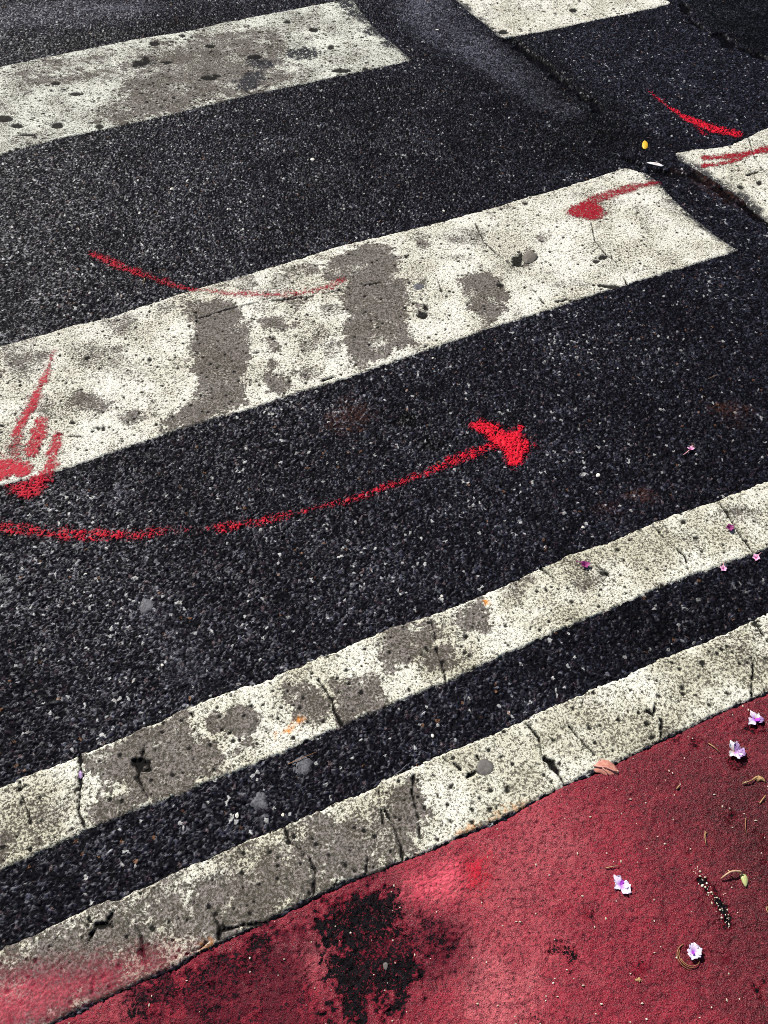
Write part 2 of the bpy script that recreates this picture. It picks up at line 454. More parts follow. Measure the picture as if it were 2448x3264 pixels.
S1(T('D', (780, 950), (860, 930), (940, 1000), (960, 1060), (860, 1090), (800, 1040)), .5, .022)
S1(T('D', (1480, 740), (1620, 730), (1640, 790), (1520, 800)), .35, .02)
S1(T('E', (-40, 660), (40, 680), (60, 740), (-40, 800)), .6, .02)
S1(T('E', (-60, 480), (50, 440), (60, 470), (-60, 560)), .35, .02)
# lower narrow line: grey left half
S1(T('E', (-200, 1240), (130, 1110), (380, 1000), (560, 930), (900, 770), (1230, 625), (1420, 560), (1500, 640), (1520, 780), (1350, 915), (1080, 1050), (760, 1200), (560, 1300), (200, 1470), (-200, 1640)), .86, .05, .08)
S1(T('E', (1380, 620), (1640, 500), (1659, 560), (1659, 790), (1500, 850), (1400, 880)), .9, .03, .08)
S1(T('F', (-60, 560), (0, 500), (60, 460), (150, 438), (172, 560), (150, 650), (60, 740), (-60, 780)), .78, .010)
S1(T('F', (760, 80), (900, 40), (1000, 60), (900, 130), (780, 150)), .35, .03)
S1(T('D', (1400, 1320), (1560, 1260), (1659, 1230), (1659, 1400), (1500, 1420)), .25, .05)
S1(ring('F', 1270, 250, 40, 30), .3, .02)
MOT = fbm(X, Y, 0.06, 51, 4) - 0.5
MID = fbm(X, Y, 0.022, 57, 3) - .5
STRK = vnoise((U + .35 * V) * 7, (V - .35 * U), .05, 91) * .6 + vnoise((U - .6 * V) , (V + .6 * U) * 9, .05, 93) * .4
STN = STN + np.where(SHEETS['b1'] < .01, sst(.52, .74, STRK) * .34, 0) + np.where(SHEETS['b2'] < .01, sst(.6, .8, STRK) * .25, 0)
STN = np.clip(STN * (0.92 + 1.3 * MOT + .9 * MID) + sst(0.10, 0.28, MOT) * 0.28, 0, 1)

RUST = Z0()
blob(RUST, T('E', (1215, 215), (1240, 185), (1285, 155), (1308, 160), (1290, 195), (1250, 225)), 1.0, .008, .02)
blob(RUST, T('D', (432, 1122), (445, 1120), (452, 1138), (438, 1140)), 1.0, .005, .01)
blob(RUST, T('F', (320, 655), (400, 600), (520, 545), (620, 515), (600, 545), (460, 610), (330, 672)), .42, .008, .03)
blob(RUST, T('E', (860, 1150), (905, 1125), (930, 1128), (880, 1162)), .6, .008, .02)

# asphalt: worn pale band beside the seam, black oil and painted vignette, the seam itself
WEAR = Z0()
blob(WEAR, T('B', (60, -60), (200, -60), (300, 60), (400, 140), (520, 220), (640, 310), (760, 400), (850, 470), (800, 490), (640, 430), (480, 330), (280, 210), (100, 110)), .95, .07, .08)
blob(WEAR, T('A', (-200, 60), (300, 10), (600, -20), (690, 40), (420, 85), (200, 110), (-200, 170)), .85, .08, .12)
blob(WEAR, T('C', (480, 640), (530, 630), (560, 660), (510, 690)), .7, .02, .03)
blob(WEAR, T('C', (630, 1130), (650, 1180), (690, 1300), (760, 1420), (820, 1475), (900, 1475), (760, 1300), (690, 1150)), .5, .05, .08)
blob(WEAR, T('E', (1090, 500), (1140, 490), (1170, 540), (1100, 550)), .55, .02, .03)
blob(WEAR, T('D', (1510, 1230), (1560, 1180), (1640, 1180), (1560, 1290)), .0, .05, .08)
OIL_VIGN = Z0()
blob(OIL_VIGN, T('B', (480, 110), (560, 160), (740, 300), (900, 420), (1080, 560), (1130, 640), (1040, 660), (900, 600), (780, 540), (860, 480), (700, 360), (560, 250), (500, 180)), 1.0, .06, .06)
blob(OIL_VIGN, T('B', (500, 180), (620, 170), (800, 300), (1000, 440), (1130, 600), (1000, 700), (700, 680), (560, 600), (700, 520), (820, 500), (640, 420)), .75, .08, .10)
blob(OIL_VIGN, T('B', (-300, 350), (500, 300), (1000, 500), (1150, 640), (1000, 710), (400, 890), (0, 1000), (-500, 1080)), .36, .09, .14)  # this and the next two: vignette darkness painted into the asphalt colour
blob(OIL_VIGN, T('D', (800, 0), (1700, -400), (1800, 500), (1200, 740), (900, 400)), .25, .10, .14)
blob(OIL_VIGN, T('D', (1000, 1190), (1400, 1010), (1800, 850), (1800, 1120), (1400, 1290), (1000, 1460)), .55, .06, .08)
blob(OIL_VIGN, T('A', (100, 200), (400, 140), (700, 90), (1100, 20), (1000, 90), (700, 150), (300, 225)), .6, .06, .08)
blob(OIL_VIGN, ring('D', 105, 335, 40, 26), .95, .02, .04)
blob(OIL_VIGN, ring('D', 200, 445, 50, 30), .9, .025, .05)
blob(OIL_VIGN, ring('D', 555, 335, 60, 26), .8, .025, .05)
blob(OIL_VIGN, T('B', (1300, 40), (1340, 40), (1440, 140), (1659, 250), (1800, 320), (1800, 100), (1659, 0), (1400, -60)), .78, .05, .06)
blob(OIL_VIGN, T('B', (1230, 820), (1330, 900), (1440, 1000), (1540, 1080), (1600, 1130), (1640, 1120), (1480, 960), (1330, 830)), .45, .03, .05)
SEAM = Z0()
for reg, pts, w in (('B', [(300, -40), (440, 85), (540, 170), (700, 290), (850, 410), (930, 480)], .012), ('B', [(1060, 690), (1200, 745), (1330, 760), (1450, 815), (1560, 890), (1700, 990)], .011),
                    ('B', [(1290, 20), (1340, 95), (1440, 160), (1500, 190), (1659, 258), (1800, 320)], .010), ('B', [(1440, 150), (1490, 185)], .024)):
    sl, d = line_d(T(reg, *pts), w, 0.08)
    d = d + N30[sl] * 0.05
    SEAM[sl] = np.maximum(SEAM[sl], 1 - sst(-.008, .012, d))
BRN = Z0()                              # rusty traces in the asphalt
blob(BRN, ring('C', 1500, 320, 70, 55), .7, .03, .06)
blob(BRN, ring('D', 1500, 300, 60, 40), .8, .02, .05)
blob(BRN, ring('D', 1105, 660, 40, 30), .8, .02, .04)
blob(BRN, ring('D', 980, 720, 40, 20), .4, .02, .04)
blob(BRN, T('B', (1280, 740), (1420, 770), (1560, 850), (1659, 930), (1640, 950), (1480, 860), (1330, 780)), .6, .02, .05)

# red lane: tar stain, worn zones, faded zone, vignette painted in at the right
TAR = Z0()
blob(TAR, T('E', (1320, 960), (1420, 920), (1560, 880), (1659, 840), (1690, 900), (1720, 1000), (1800, 1060), (1830, 1200), (1800, 1330), (1720, 1400), (1650, 1475), (1500, 1475), (1420, 1380), (1380, 1250), (1440, 1130), (1350, 1050)), 1.0, .022, .06)
blob(TAR, T('F', (150, 980), (250, 1010), (320, 1060), (370, 1130), (350, 1230), (260, 1260), (160, 1200), (140, 1080)), .84, .022, .05)
blob(TAR, T('E', (560, 1310), (800, 1190), (1100, 1070), (1330, 990), (1340, 1080), (1150, 1180), (1180, 1330), (1000, 1420), (800, 1440), (640, 1475), (480, 1475)), .80, .022, .06)
blob(TAR, T('E', (520, 1345), (760, 1235), (860, 1180), (960, 1230), (1300, 1100), (1380, 1300), (1450, 1600), (300, 1600), (380, 1440)), .62, .025, .06)
blob(TAR, T('E', (1250, 960), (1500, 850), (1659, 795), (1640, 830), (1420, 920), (1280, 990)), .75, .012, .03)
blob(TAR, T('F', (-10, 810), (300, 680), (500, 590), (480, 620), (280, 720), (0, 850)), .4, .02, .05)
for reg, cx, cy, rx, ry, a in (('F', 800, 1200, 26, 46, .8), ('F', 745, 1150, 30, 18, .7), ('F', 1110, 1232, 26, 18, .7), ('F', 1608, 1310, 40, 32, .95), ('F', 640, 1465, 30, 20, .8), ('F', 70, 1420, 34, 34, .8),
                               ('F', 878, 1000, 14, 14, .8), ('F', 592, 1010, 14, 12, .7), ('F', 1275, 252, 20, 14, .8), ('F', 1350, 262, 10, 12, .8), ('F', 1510, 572, 20, 16, .8), ('F', 1480, 1192, 16, 12, .7), ('F', 1640, 720, 20, 60, .6),
                               ('F', 1530, 340, 46, 26, .7), ('F', 1600, 190, 40, 28, .8), ('F', 1350, 1180, 60, 60, .45), ('E', 560, 1335, 30, 20, .7)):
    blob(TAR, ring(reg, cx, cy, rx, ry), a, .010, .03)
blob(TAR, T('F', (1310, 760), (1360, 830), (1410, 890), (1480, 950), (1500, 1010), (1480, 1060), (1440, 1010), (1380, 920), (1330, 850)), .6, .008, .04)
sl, d = line_d(T('F', (1320, 780), (1370, 860), (1430, 940), (1475, 1000), (1480, 1050)), [.001, .004, .006, .009, .002], .04)
TAR[sl] = np.maximum(TAR[sl], 1.25 * (1 - sst(-.006, .008, d + N30[sl] * .03 + N8[sl] * .012)))
SOOT = Z0()
blob(SOOT, T('E', (1280, 940), (1659, 820), (1760, 930), (1900, 1080), (1860, 1280), (1780, 1420), (1600, 1500), (1400, 1475), (1340, 1250), (1400, 1130)), .62, .045, .08)
blob(SOOT, T('F', (140, 970), (260, 1000), (340, 1060), (385, 1130), (365, 1240), (260, 1280), (150, 1260)), .85, .03, .04)
blob(SOOT, T('E', (560, 1320), (860, 1170), (1340, 960), (1330, 1120), (1360, 1330), (1300, 1520), (560, 1560), (620, 1420)), .85, .04, .10)
blob(SOOT, T('E', (300, 1475), (480, 1380), (700, 1260), (760, 1330), (560, 1560), (300, 1560)), .45, .04, .10)
blob(SOOT, T('E', (1250, 960), (1500, 850), (1700, 780), (1640, 860), (1420, 940), (1280, 1000)), .6, .02, .04)
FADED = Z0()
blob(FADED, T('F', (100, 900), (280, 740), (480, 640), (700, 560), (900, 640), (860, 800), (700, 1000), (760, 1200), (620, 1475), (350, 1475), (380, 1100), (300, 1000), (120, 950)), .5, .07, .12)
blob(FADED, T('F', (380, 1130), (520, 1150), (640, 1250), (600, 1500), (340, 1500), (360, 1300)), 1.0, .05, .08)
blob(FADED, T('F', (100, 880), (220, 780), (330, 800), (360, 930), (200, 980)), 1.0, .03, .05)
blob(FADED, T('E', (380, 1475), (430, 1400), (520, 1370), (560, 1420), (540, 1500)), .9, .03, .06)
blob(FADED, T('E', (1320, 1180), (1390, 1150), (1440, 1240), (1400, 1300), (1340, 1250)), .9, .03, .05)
VIGN = Z0()  # vignette put into the red colour, darkening toward the right
blob(VIGN, T('F', (1000, 350), (1300, 200), (1700, 0), (2000, -100), (2100, 1600), (1500, 1600), (1300, 1100), (1260, 800), (1150, 600)), .78, .14, .12)
blob(VIGN, T('F', (1300, 420), (1600, 250), (2000, 0), (2100, 1700), (1640, 1600), (1500, 1200), (1420, 900), (1330, 620)), 1.0, .11, .10)
blob(VIGN, T('F', (900, 400), (1100, 330), (1659, 60), (1700, 700), (1500, 800), (1200, 520)), .65, .10, .10)
VIGN = np.maximum(VIGN, 0)

# ------------------------------------------------------------------ heights
INB = np.minimum.reduce(list(SHEETS.values()))
HR = HBIG + HST - SEAM * 0.007
TH_ = {'b1': .0010, 'b2': .0010, 'b3': .0014, 'b4': .0014, 'l3': .0018, 'l4': .0018}
PH = HBIG + (HST * 0.30 + FINE * 0.0005 * FADE) - CRK * 0.0045 - np.maximum(PIT * 0.0015, HOLE * 0.0022)
ZSH = {}
SURF = HR.copy()
ROADZ = HR.copy()
for nm, cv in SHEETS.items():
    z = PH + TH_[nm] + 0.0005
    edge = sst(-0.004, 0.002, cv)
    z = z * (1 - edge) + (HR - 0.0015) * edge
    ZSH[nm] = z
    inside = cv < 0.0
    SURF = np.where(inside, np.maximum(z, SURF * 0 + z), SURF)
    ROADZ = np.where(cv < -0.001, np.minimum(ROADZ, z - 0.0022), ROADZ)
RH = HBIG + HST * (0.36 + 0.40 * TAR) + (vnoise(X, Y, .011, 81) - .5) * .0022 * FADE + FINE * 0.0011 * FADE - TAR * 0.0012 + 0.0012
edge = sst(-0.010, 0.002, LANE)
LANEZ = RH * (1 - edge) + (HR - 0.004) * edge
SURF = np.where((LANE < 0.0) & (INB > 0.0), LANEZ, SURF)
ROADZ = np.where(LANE < -0.004, np.minimum(ROADZ, LANEZ - 0.004), ROADZ)


def surf_z(x, y):
    i = int(np.clip(np.searchsorted(XS, x), 2, NX - 3))
    j = int(np.clip(np.searchsorted(YS, y), 2, NY - 3))
    return float(SURF[j - 2:j + 3, i - 2:i + 3].mean())


# ------------------------------------------------------------------ node helper
class NT:
    def __init__(self, name):
        self.m = bpy.data.materials.new(name)
        self.m.use_nodes = True
        self.t = self.m.node_tree
        self.t.nodes.clear()
        self.out = self.n('ShaderNodeOutputMaterial')
        self.p = self.n('ShaderNodeBsdfPrincipled')
        self.l(self.p.outputs[0], self.out.inputs[0])

    def n(self, t, **kw):
        x = self.t.nodes.new(t)
        for k, v in kw.items():
            setattr(x, k, v)
        return x

    def l(self, a, b):
        self.t.links.new(a, b)

    def set(self, sock, v):
        if hasattr(v, 'links'):
            self.l(v, sock)
        else:
            sock.default_value = v

    def attr(self, name, col=False):
        a = self.n('ShaderNodeAttribute', attribute_name=name)
        return a.outputs['Color' if col else 'Fac']

    def math(self, op, a, b=None, c=None, clamp=False):
        x = self.n('ShaderNodeMath', operation=op, use_clamp=clamp)
        self.set(x.inputs[0], a)
        if b is not None:
            self.set(x.inputs[1], b)
        if c is not None:
            self.set(x.inputs[2], c)
        return x.outputs[0]

    def mix(self, f, a, b, mode='MIX'):
        x = self.n('ShaderNodeMix', data_type='RGBA', blend_type=mode)
        self.set(x.inputs[0], f)
        self.set(x.inputs[6], a if hasattr(a, 'links') else (*a, 1))
        self.set(x.inputs[7], b if hasattr(b, 'links') else (*b, 1))
        return x.outputs[2]

    def coord(self, kind='Object'):
        return self.n('ShaderNodeTexCoord').outputs[kind]

    def noise(self, scale, detail=3, rough=.55, vec=None):
        x = self.n('ShaderNodeTexNoise')
        x.inputs['Scale'].default_value = scale
        x.inputs['Detail'].default_value = detail
        x.inputs['Roughness'].default_value = rough
        self.l(vec if vec is not None else self.coord(), x.inputs['Vector'])
        return x.outputs['Fac']

    def ramp(self, f, a, b, va=0.0, vb=1.0):
        x = self.n('ShaderNodeMapRange', interpolation_type='SMOOTHSTEP')
        self.set(x.inputs[0], f)
        for i, v in ((1, a), (2, b), (3, va), (4, vb)):
            self.set(x.inputs[i], v)
        return x.outputs[0]

    def bump(self, h, dist, strength=1.0):
        x = self.n('ShaderNodeBump')
        x.inputs['Distance'].default_value = dist
        x.inputs['Strength'].default_value = strength
        self.l(h, x.inputs['Height'])
        self.l(x.outputs[0], self.p.inputs['Normal'])


# ------------------------------------------------------------------ materials of the ground
def mat_asphalt():
    t = NT('asphalt')
    tone, gap, wear, oil_vign, brn = (t.attr(a) for a in ('tone', 'gap', 'wear', 'oil_vign', 'brown'))
    hue = t.attr('hue')
    stone = t.mix(t.ramp(tone, 0.15, 0.60), (.0022, .0022, .0042), (.0115, .0118, .021))
    stone = t.mix(t.ramp(tone, 0.58, 0.88), stone, (.032, .034, .058))
    stone = t.mix(t.ramp(tone, 0.88, 0.96), stone, (.125, .130, .175))
    stone = t.mix(t.ramp(tone, 0.955, 0.985), stone, (.50, .50, .49))
    stone = t.mix(t.ramp(hue, .992, .995), stone, (.22, .11, .06))
    stone = t.mix(t.ramp(hue, .020, .012), stone, (.22, .17, .17))
    stone = t.mix(t.ramp(hue, .03, .16), t.mix(.5, stone, (.06, .035, .05)), stone)
    n = t.noise(900, 3)
    stone = t.mix(t.ramp(n, .35, .7), stone, t.mix(0.5, stone, (.012, .012, .016)))
    c = t.mix(gap, stone, (.0025, .0025, .0035))
    wf = t.math('MULTIPLY', wear, t.math('MULTIPLY_ADD', gap, -.85, 1.0))
    wf = t.math('MULTIPLY', wf, t.ramp(t.math('MULTIPLY_ADD', n, .5, tone), .45, 1.05, .18, .95))
    c = t.mix(wf, c, (.105, .106, .140))
    c = t.mix(t.math('MULTIPLY', brn, t.ramp(t.noise(160, 4), .4, .62, 0, .38)), c, (.16, .055, .03))
    c = t.mix(t.math('MULTIPLY', oil_vign, .94), c, (.0022, .0022, .003))
    t.l(c, t.p.inputs['Base Color'])
    t.set(t.p.inputs['Roughness'], t.ramp(tone, 0, 1, .55, .40))
    t.set(t.p.inputs['Specular IOR Level'], t.ramp(t.math('SUBTRACT', tone, gap), .0, .8, .015, .24))
    t.bump(n, .0006, .6)
    return t.m


def mat_paint(name, bright, beige, grime=0.0):
    t = NT(name)
    stn, crk, pit, rust, cov, wear, gap, rel = (t.attr(a) for a in ('stain', 'crack', 'pit', 'rust', 'cover', 'wear', 'gap', 'rel'))
    fine = t.noise(230, 3, .72)
    grain = t.noise(520, 2, .6)
    mid = t.noise(110, 4, .65)
    big = t.noise(7, 4, .6)
    c = t.mix(t.ramp(big, .38, .62), bright, beige)
    # grime: brown black film over the paint inside the stains
    dirt = t.mix(t.ramp(t.math('MULTIPLY_ADD', mid, .45, t.math('MULTIPLY', fine, .75)), .50, .72), (.016, .012, .013), (.215, .180, .180))
    f = t.math('MULTIPLY_ADD', rel, -.16, t.math('MULTIPLY_ADD', t.math('SUBTRACT', fine, .5), -1.9, stn))
    f = t.ramp(f, .05, .70)
    c = t.mix(t.math('MULTIPLY', f, .93), c, dirt)
    # ingrained speckle of the open paint, denser where grime sits
    lo = t.math('MULTIPLY_ADD', big, .28 + grime, t.math('MULTIPLY_ADD', stn, .04, .285))
    spk = t.ramp(fine, t.math('SUBTRACT', lo, .035), t.math('ADD', lo, .045), .86, 0)
    c = t.mix(spk, c, (.060, .053, .042))
    spk3 = t.ramp(grain, .38, .50, .62, 0)
    c = t.mix(spk3, c, (.16, .15, .115))
    spk2 = t.ramp(mid, .30, .42, .60, 0)
    c = t.mix(spk2, c, (.13, .12, .095))
    c = t.mix(t.math('MULTIPLY', rust, t.ramp(mid, .3, .6, .35, 1)), c, (.72, .25, .012))
    c = t.mix(t.math('MULTIPLY', wear, t.ramp(t.math('MULTIPLY_ADD', rel, .25, fine), .50, .60, 1, .2)), c, (.03, .03, .036))
    c = t.mix(t.math('MULTIPLY', pit, .97), c, (.008, .0075, .007))
    c = t.mix(crk, c, (.008, .0075, .007))
    t.l(c, t.p.inputs['Base Color'])
    t.p.inputs['Roughness'].default_value = .75
    t.p.inputs['Specular IOR Level'].default_value = .05
    h = t.math('MULTIPLY_ADD', mid, .6, fine)
    t.bump(h, .0007, .7)
    t.l(t.ramp(t.math('MULTIPLY_ADD', fine, .003, cov), .0010, .0022, 1, 0), t.p.inputs['Alpha'])
    return t.m


def mat_lane():
    t = NT('red_lane_paint')
    tar, fad, vign, gap, rel, cov, tone = (t.attr(a) for a in ('tar', 'faded', 'vign', 'gap', 'rel', 'cover', 'tone'))
    fine = t.noise(500, 3, .6)
    mid = t.noise(130, 4, .6)
    big = t.noise(14, 4, .6)
    c = t.mix(t.ramp(big, .3, .7), (.25, .012, .030), (.36, .022, .045))
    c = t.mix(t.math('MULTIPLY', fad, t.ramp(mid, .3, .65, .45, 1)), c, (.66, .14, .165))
    c = t.mix(t.math('MULTIPLY', vign, .92), c, (.040, .0012, .0035))
    c = t.mix(t.ramp(fine, .50, .66, 0, .6), c, (.50, .10, .12))
    c = t.mix(t.ramp(mid, .46, .34, 0, .6), c, (.045, .003, .008))
    c = t.mix(t.ramp(t.noise(330, 2, .6), .44, .34, 0, .75), c, (.02, .004, .006))
    c = t.mix(t.math('MULTIPLY', gap, .30), c, (.05, .004, .01))
    soot = t.attr('soot')
    c = t.mix(t.math('MULTIPLY', soot, .78), c, t.mix(t.ramp(fine, .4, .6), (.020, .004, .009), (.075, .014, .026)))
    thr = t.math('SUBTRACT', 1.02, tar)
    thr = t.math('MULTIPLY_ADD', thr, .36, .415)
    m2 = t.math('MULTIPLY_ADD', t.noise(85, 5, .75), .38, t.math('MULTIPLY', t.noise(230, 3, .75), .62))
    t1 = t.ramp(m2, t.math('SUBTRACT', thr, .02), t.math('ADD', thr, .03), 0, 1)
    t1 = t.math('MULTIPLY', t1, t.ramp(tar, .04, .3))
    c = t.mix(t1, c, t.mix(t.ramp(tar, .5, .95), t.mix(tone, (.020, .005, .010), (.050, .018, .026)), t.mix(tone, (.003, .003, .004), (.014, .011, .014))))
    t.l(c, t.p.inputs['Base Color'])
    t.p.inputs['Roughness'].default_value = .29
    t.set(t.p.inputs['Specular IOR Level'], t.ramp(tar, .2, .8, .36, .05))
    t.bump(t.math('MULTIPLY_ADD', mid, 1.2, fine), .0026, 1.0)
    return t.m


def mat_spray(name, col, dark, soft=False):
    t = NT(name)
    ink, gap, rel = t.attr('ink'), t.attr('gap'), t.attr('rel')
    fine = t.noise(330, 3, .7)
    c = t.mix(t.ramp(t.math('MULTIPLY_ADD', t.math('SUBTRACT', fine, .5), .9, ink), .45, 1.0), dark, col)
    t.l(c, t.p.inputs['Base Color'])
    t.p.inputs['Specular IOR Level'].default_value = .08
    t.p.inputs['Roughness'].default_value = .55
    a = t.math('MULTIPLY_ADD', t.math('SUBTRACT', fine, .5), .9 if soft else 1.15, ink)
    a = t.math('MULTIPLY_ADD', gap, -.35 if soft else -.55, a)
    a = t.math('MULTIPLY_ADD', rel, .10 if soft else .30, a)
    if soft:
        t.l(t.math('MULTIPLY', t.ramp(a, .0, 1.0, 0, .85), t.ramp(ink, .02, .12)), t.p.inputs['Alpha'])
    else:
        t.l(t.math('MULTIPLY', t.ramp(a, .24, .92, 0, .97), t.ramp(ink, .02, .12)), t.p.inputs['Alpha'])
    return t.m


M_ASPH = mat_asphalt()
M_WHITE = mat_paint('white_road_paint', (.88, .87, .78), (.74, .72, .61), .03)
M_WORN = mat_paint('grey_worn_road_paint', (.80, .82, .74), (.62, .63, .57), .06)
M_FRESH = mat_spray('fresh_red_spray', (.80, .02, .05), (.60, .012, .035), True)
M_BEIGE = mat_paint('cream_road_paint', (.88, .87, .76), (.62, .60, .47), .05)
M_LANE = mat_lane()
M_SPRAY = mat_spray('red_spray_paint', (.78, .012, .035), (.33, .008, .030))
M_SPRAY_DARK = mat_spray('dark_red_spray_paint', (.34, .008, .022), (.16, .004, .014))
M_SPRAY_MID = mat_spray('crimson_spray_paint', (.50, .008, .030), (.28, .006, .022))
M_MIST = mat_spray('pink_spray_mist', (.80, .13, .17), (.34, .035, .070), True)
M_PALEPINK = mat_spray('pink_spray_dust', (1.0, .17, .24), (.85, .10, .16), True)


# ------------------------------------------------------------------ lattice -> mesh
def sheet(name, cells, z, mat, attrs, smooth=True):
    used = np.zeros((NY, NX), bool)
    used[:-1, :-1] |= cells
    used[1:, :-1] |= cells
    used[:-1, 1:] |= cells
    used[1:, 1:] |= cells
    idx = np.full((NY, NX), -1, np.int32)
    nv = int(used.sum())
    idx[used] = np.arange(nv, dtype=np.int32)
    co = np.stack((X[used], Y[used], z[used].astype(np.float32)), 1)
    quads = np.stack((idx[:-1, :-1][cells], idx[:-1, 1:][cells], idx[1:, 1:][cells], idx[1:, :-1][cells]), 1)
    me = bpy.data.meshes.new(name)
    nf = len(quads)
    me.vertices.add(nv)
    me.vertices.foreach_set('co', co.ravel())
    me.loops.add(nf * 4)
    me.loops.foreach_set('vertex_index', quads.ravel())
    me.polygons.add(nf)
    me.polygons.foreach_set('loop_start', np.arange(nf, dtype=np.int32) * 4)
    me.polygons.foreach_set('loop_total', np.full(nf, 4, np.int32))
    if smooth:
        me.polygons.foreach_set('use_smooth', np.ones(nf, bool))
    me.update(calc_edges=True)
    for k, a in attrs.items():
        at = me.attributes.new(k, 'FLOAT', 'POINT')
        at.data.foreach_set('value', a[used].astype(np.float32))
    me.materials.append(mat)
    o = bpy.data.objects.new(name, me)
    COL.objects.link(o)
    return o


def cells_of(mask):
    return mask[:-1, :-1] | mask[1:, :-1] | mask[:-1, 1:] | mask[1:, 1:]


def tag(o, label, cat, group=None, kind=None):
    if label:
        o['label'] = label
    if cat:
        o['category'] = cat
    if group:
        o['group'] = group
    if kind:
        o['kind'] = kind
    return o


TB = np.random.default_rng(19).random(512 * 512).astype(np.float32)[ci]
TS = tb2[3].ravel()[ce]
TONE = np.where(SMALL, TS * .92, np.clip(TB * 0.86 + 0.14 * TS, 0, 1)) + (vnoise(X, Y, .16, 71) + vnoise(X, Y, .05, 73) - 1) * .16
TONE = np.clip(TONE, 0, 1)
TONE = np.where(R1 > 0.982, 0.99, TONE)
TONE = TONE * FADE + .56 * (1 - FADE)
GAPR = GAP * FADE + .3 * (1 - FADE)
full = np.ones((NY - 1, NX - 1), bool)
road = sheet('road', full, ROADZ, M_ASPH, dict(tone=TONE, gap=np.clip(GAPR + SEAM * .6, 0, 1), wear=WEAR, oil_vign=np.clip(np.maximum(OIL_VIGN, SEAM * .9) * (1 + MOT), 0, 1), brown=BRN, hue=np.roll(R0, 7) * FADE + .5 * (1 - FADE)), smooth=False)
tag(road, 'dark coarse asphalt road surface under the white markings', 'road', kind='structure')
lane = sheet('red_lane', cells_of(LANE < 0.004), LANEZ, M_LANE, dict(tar=np.clip(TAR * (1 + .8 * MOT), 0, 1), faded=FADED, vign=VIGN, soot=SOOT, gap=GAP, rel=REL, cover=LANE, tone=TONE))
tag(lane, 'red painted lane surface with black tar stain', 'lane', kind='structure')

BARS = (('b1', 'crosswalk_bar', M_WORN, 'grey scuffed crosswalk bar with tyre smears across the top left', 'crosswalk bars'),
        ('b2', 'crosswalk_bar', M_WHITE, 'clean white crosswalk bar end beyond the pale worn seam at the top', 'crosswalk bars'),
        ('b3', 'crosswalk_bar', M_WHITE, 'wide white crosswalk bar with dark brown tyre blotches across the middle', 'crosswalk bars'),
        ('b4', 'crosswalk_bar', M_WHITE, 'broken white crosswalk bar corner past the seam with two red streaks', 'crosswalk bars'),
        ('l3', 'edge_line', M_BEIGE, 'narrow cracked white line with an orange rust spot, asphalt on both sides', 'narrow white lines'),
        ('l4', 'edge_line', M_BEIGE, 'narrow cracked white line bordering the red lane, its left half grey', 'narrow white lines'))
PITALL = np.maximum(PIT, HOLE)
for nm, name, mat, label, grp in BARS:
    cv = SHEETS[nm]
    pit = np.maximum(PITALL, PIT1) if nm in ('b1', 'b2') else PITALL
    wear = np.maximum(WEARB, WEND) if nm == 'b1' else WEND
    # edges of the older bars are worn through in grains
    o = sheet(name, cells_of(cv < 0.004), ZSH[nm], mat, dict(stain=STN, crack=CRK, pit=pit, rust=RUST, cover=cv, wear=wear, gap=GAP, rel=REL))
    tag(o, label, 'road marking', grp)


# ------------------------------------------------------------------ red spray paint marks (draped thin coats)
def spray(name, parts, label, mat=M_SPRAY, group=None, lift=0.0009, cat='spray mark'):
    ink = Z0()
    for p in parts:
        if p[0] == 'line':
            _, pts, w, amt, soft = p
            sl, d = line_d(pts, w, 0.06)
        else:
            _, pts, amt, soft = p
            sl, d = poly_sd(pts, 0.08 + soft)
        d = d + N30[sl] * 0.016 + N8[sl] * 0.008
        ink[sl] = np.maximum(ink[sl], amt * (1 - sst(-soft, soft, d)))
    o = sheet(name, cells_of(ink > 0.015), SURF + lift, mat, dict(ink=ink, gap=GAP * (INB > 0), rel=REL))
    return tag(o, label, cat, group)


W = lambda *w: [x * .001 for x in w]
spray('spray_arrow', [('line', T('C', (-300, 700), (0, 798), (200, 830), (400, 837), (600, 828), (730, 815)), W(17, 17, 17, 17, 16, 11), .72, .012),
                      ('line', T('C', (730, 815), (850, 810), (940, 806)), W(12, 10, 12), .62, .014),
                      ('line', T('C', (955, 800), (1100, 780), (1300, 735), (1500, 690), (1640, 640)), W(16, 14, 12, 11, 11), .72, .012),
                      ('line', T('D', (0, 632), (150, 578), (300, 515), (420, 470), (520, 440)), W(11, 12, 15, 17, 19), .76, .012),
                      ('poly', T('D', (355, 350), (420, 335), (490, 355), (530, 385), (590, 362), (612, 415), (650, 450), (625, 490), (610, 535), (560, 555), (522, 535), (510, 480), (470, 450), (420, 405), (365, 385)), 1.0, .018),
                      ('poly', T('D', (580, 380), (680, 420), (700, 470), (640, 500)), .42, .03)],
      'long curved red spray arrow with a bright blunt head on the open asphalt', group='red spray marks')
spray('spray_arrow', [('line', T('C', (233, 45), (200, 140), (160, 230), (110, 330), (70, 400)), W(6, 10, 14, 17, 17), .80, .014),
                      ('line', T('C', (170, 350), (165, 420), (140, 480)), W(20, 22, 20), .78, .012),
                      ('line', T('C', (250, 415), (225, 510), (200, 590)), W(14, 18, 20), .75, .012),
                      ('line', T('C', (70, 400), (70, 480), (30, 520)), W(16, 16, 16), .6, .016),
                      ('poly', T('C', (-60, 500), (60, 500), (130, 520), (150, 560), (120, 590), (40, 600), (-60, 630)), .85, .016),
                      ('poly', T('C', (20, 620), (210, 570), (205, 630), (160, 670), (110, 682), (40, 660)), .95, .016),
                      ('poly', T('C', (-60, 420), (70, 430), (150, 500), (60, 560), (-60, 560)), .40, .03)],
      'red spray arrow with smeared head pointing down off the wide blotched bar', mat=M_SPRAY_MID, group='red spray marks')
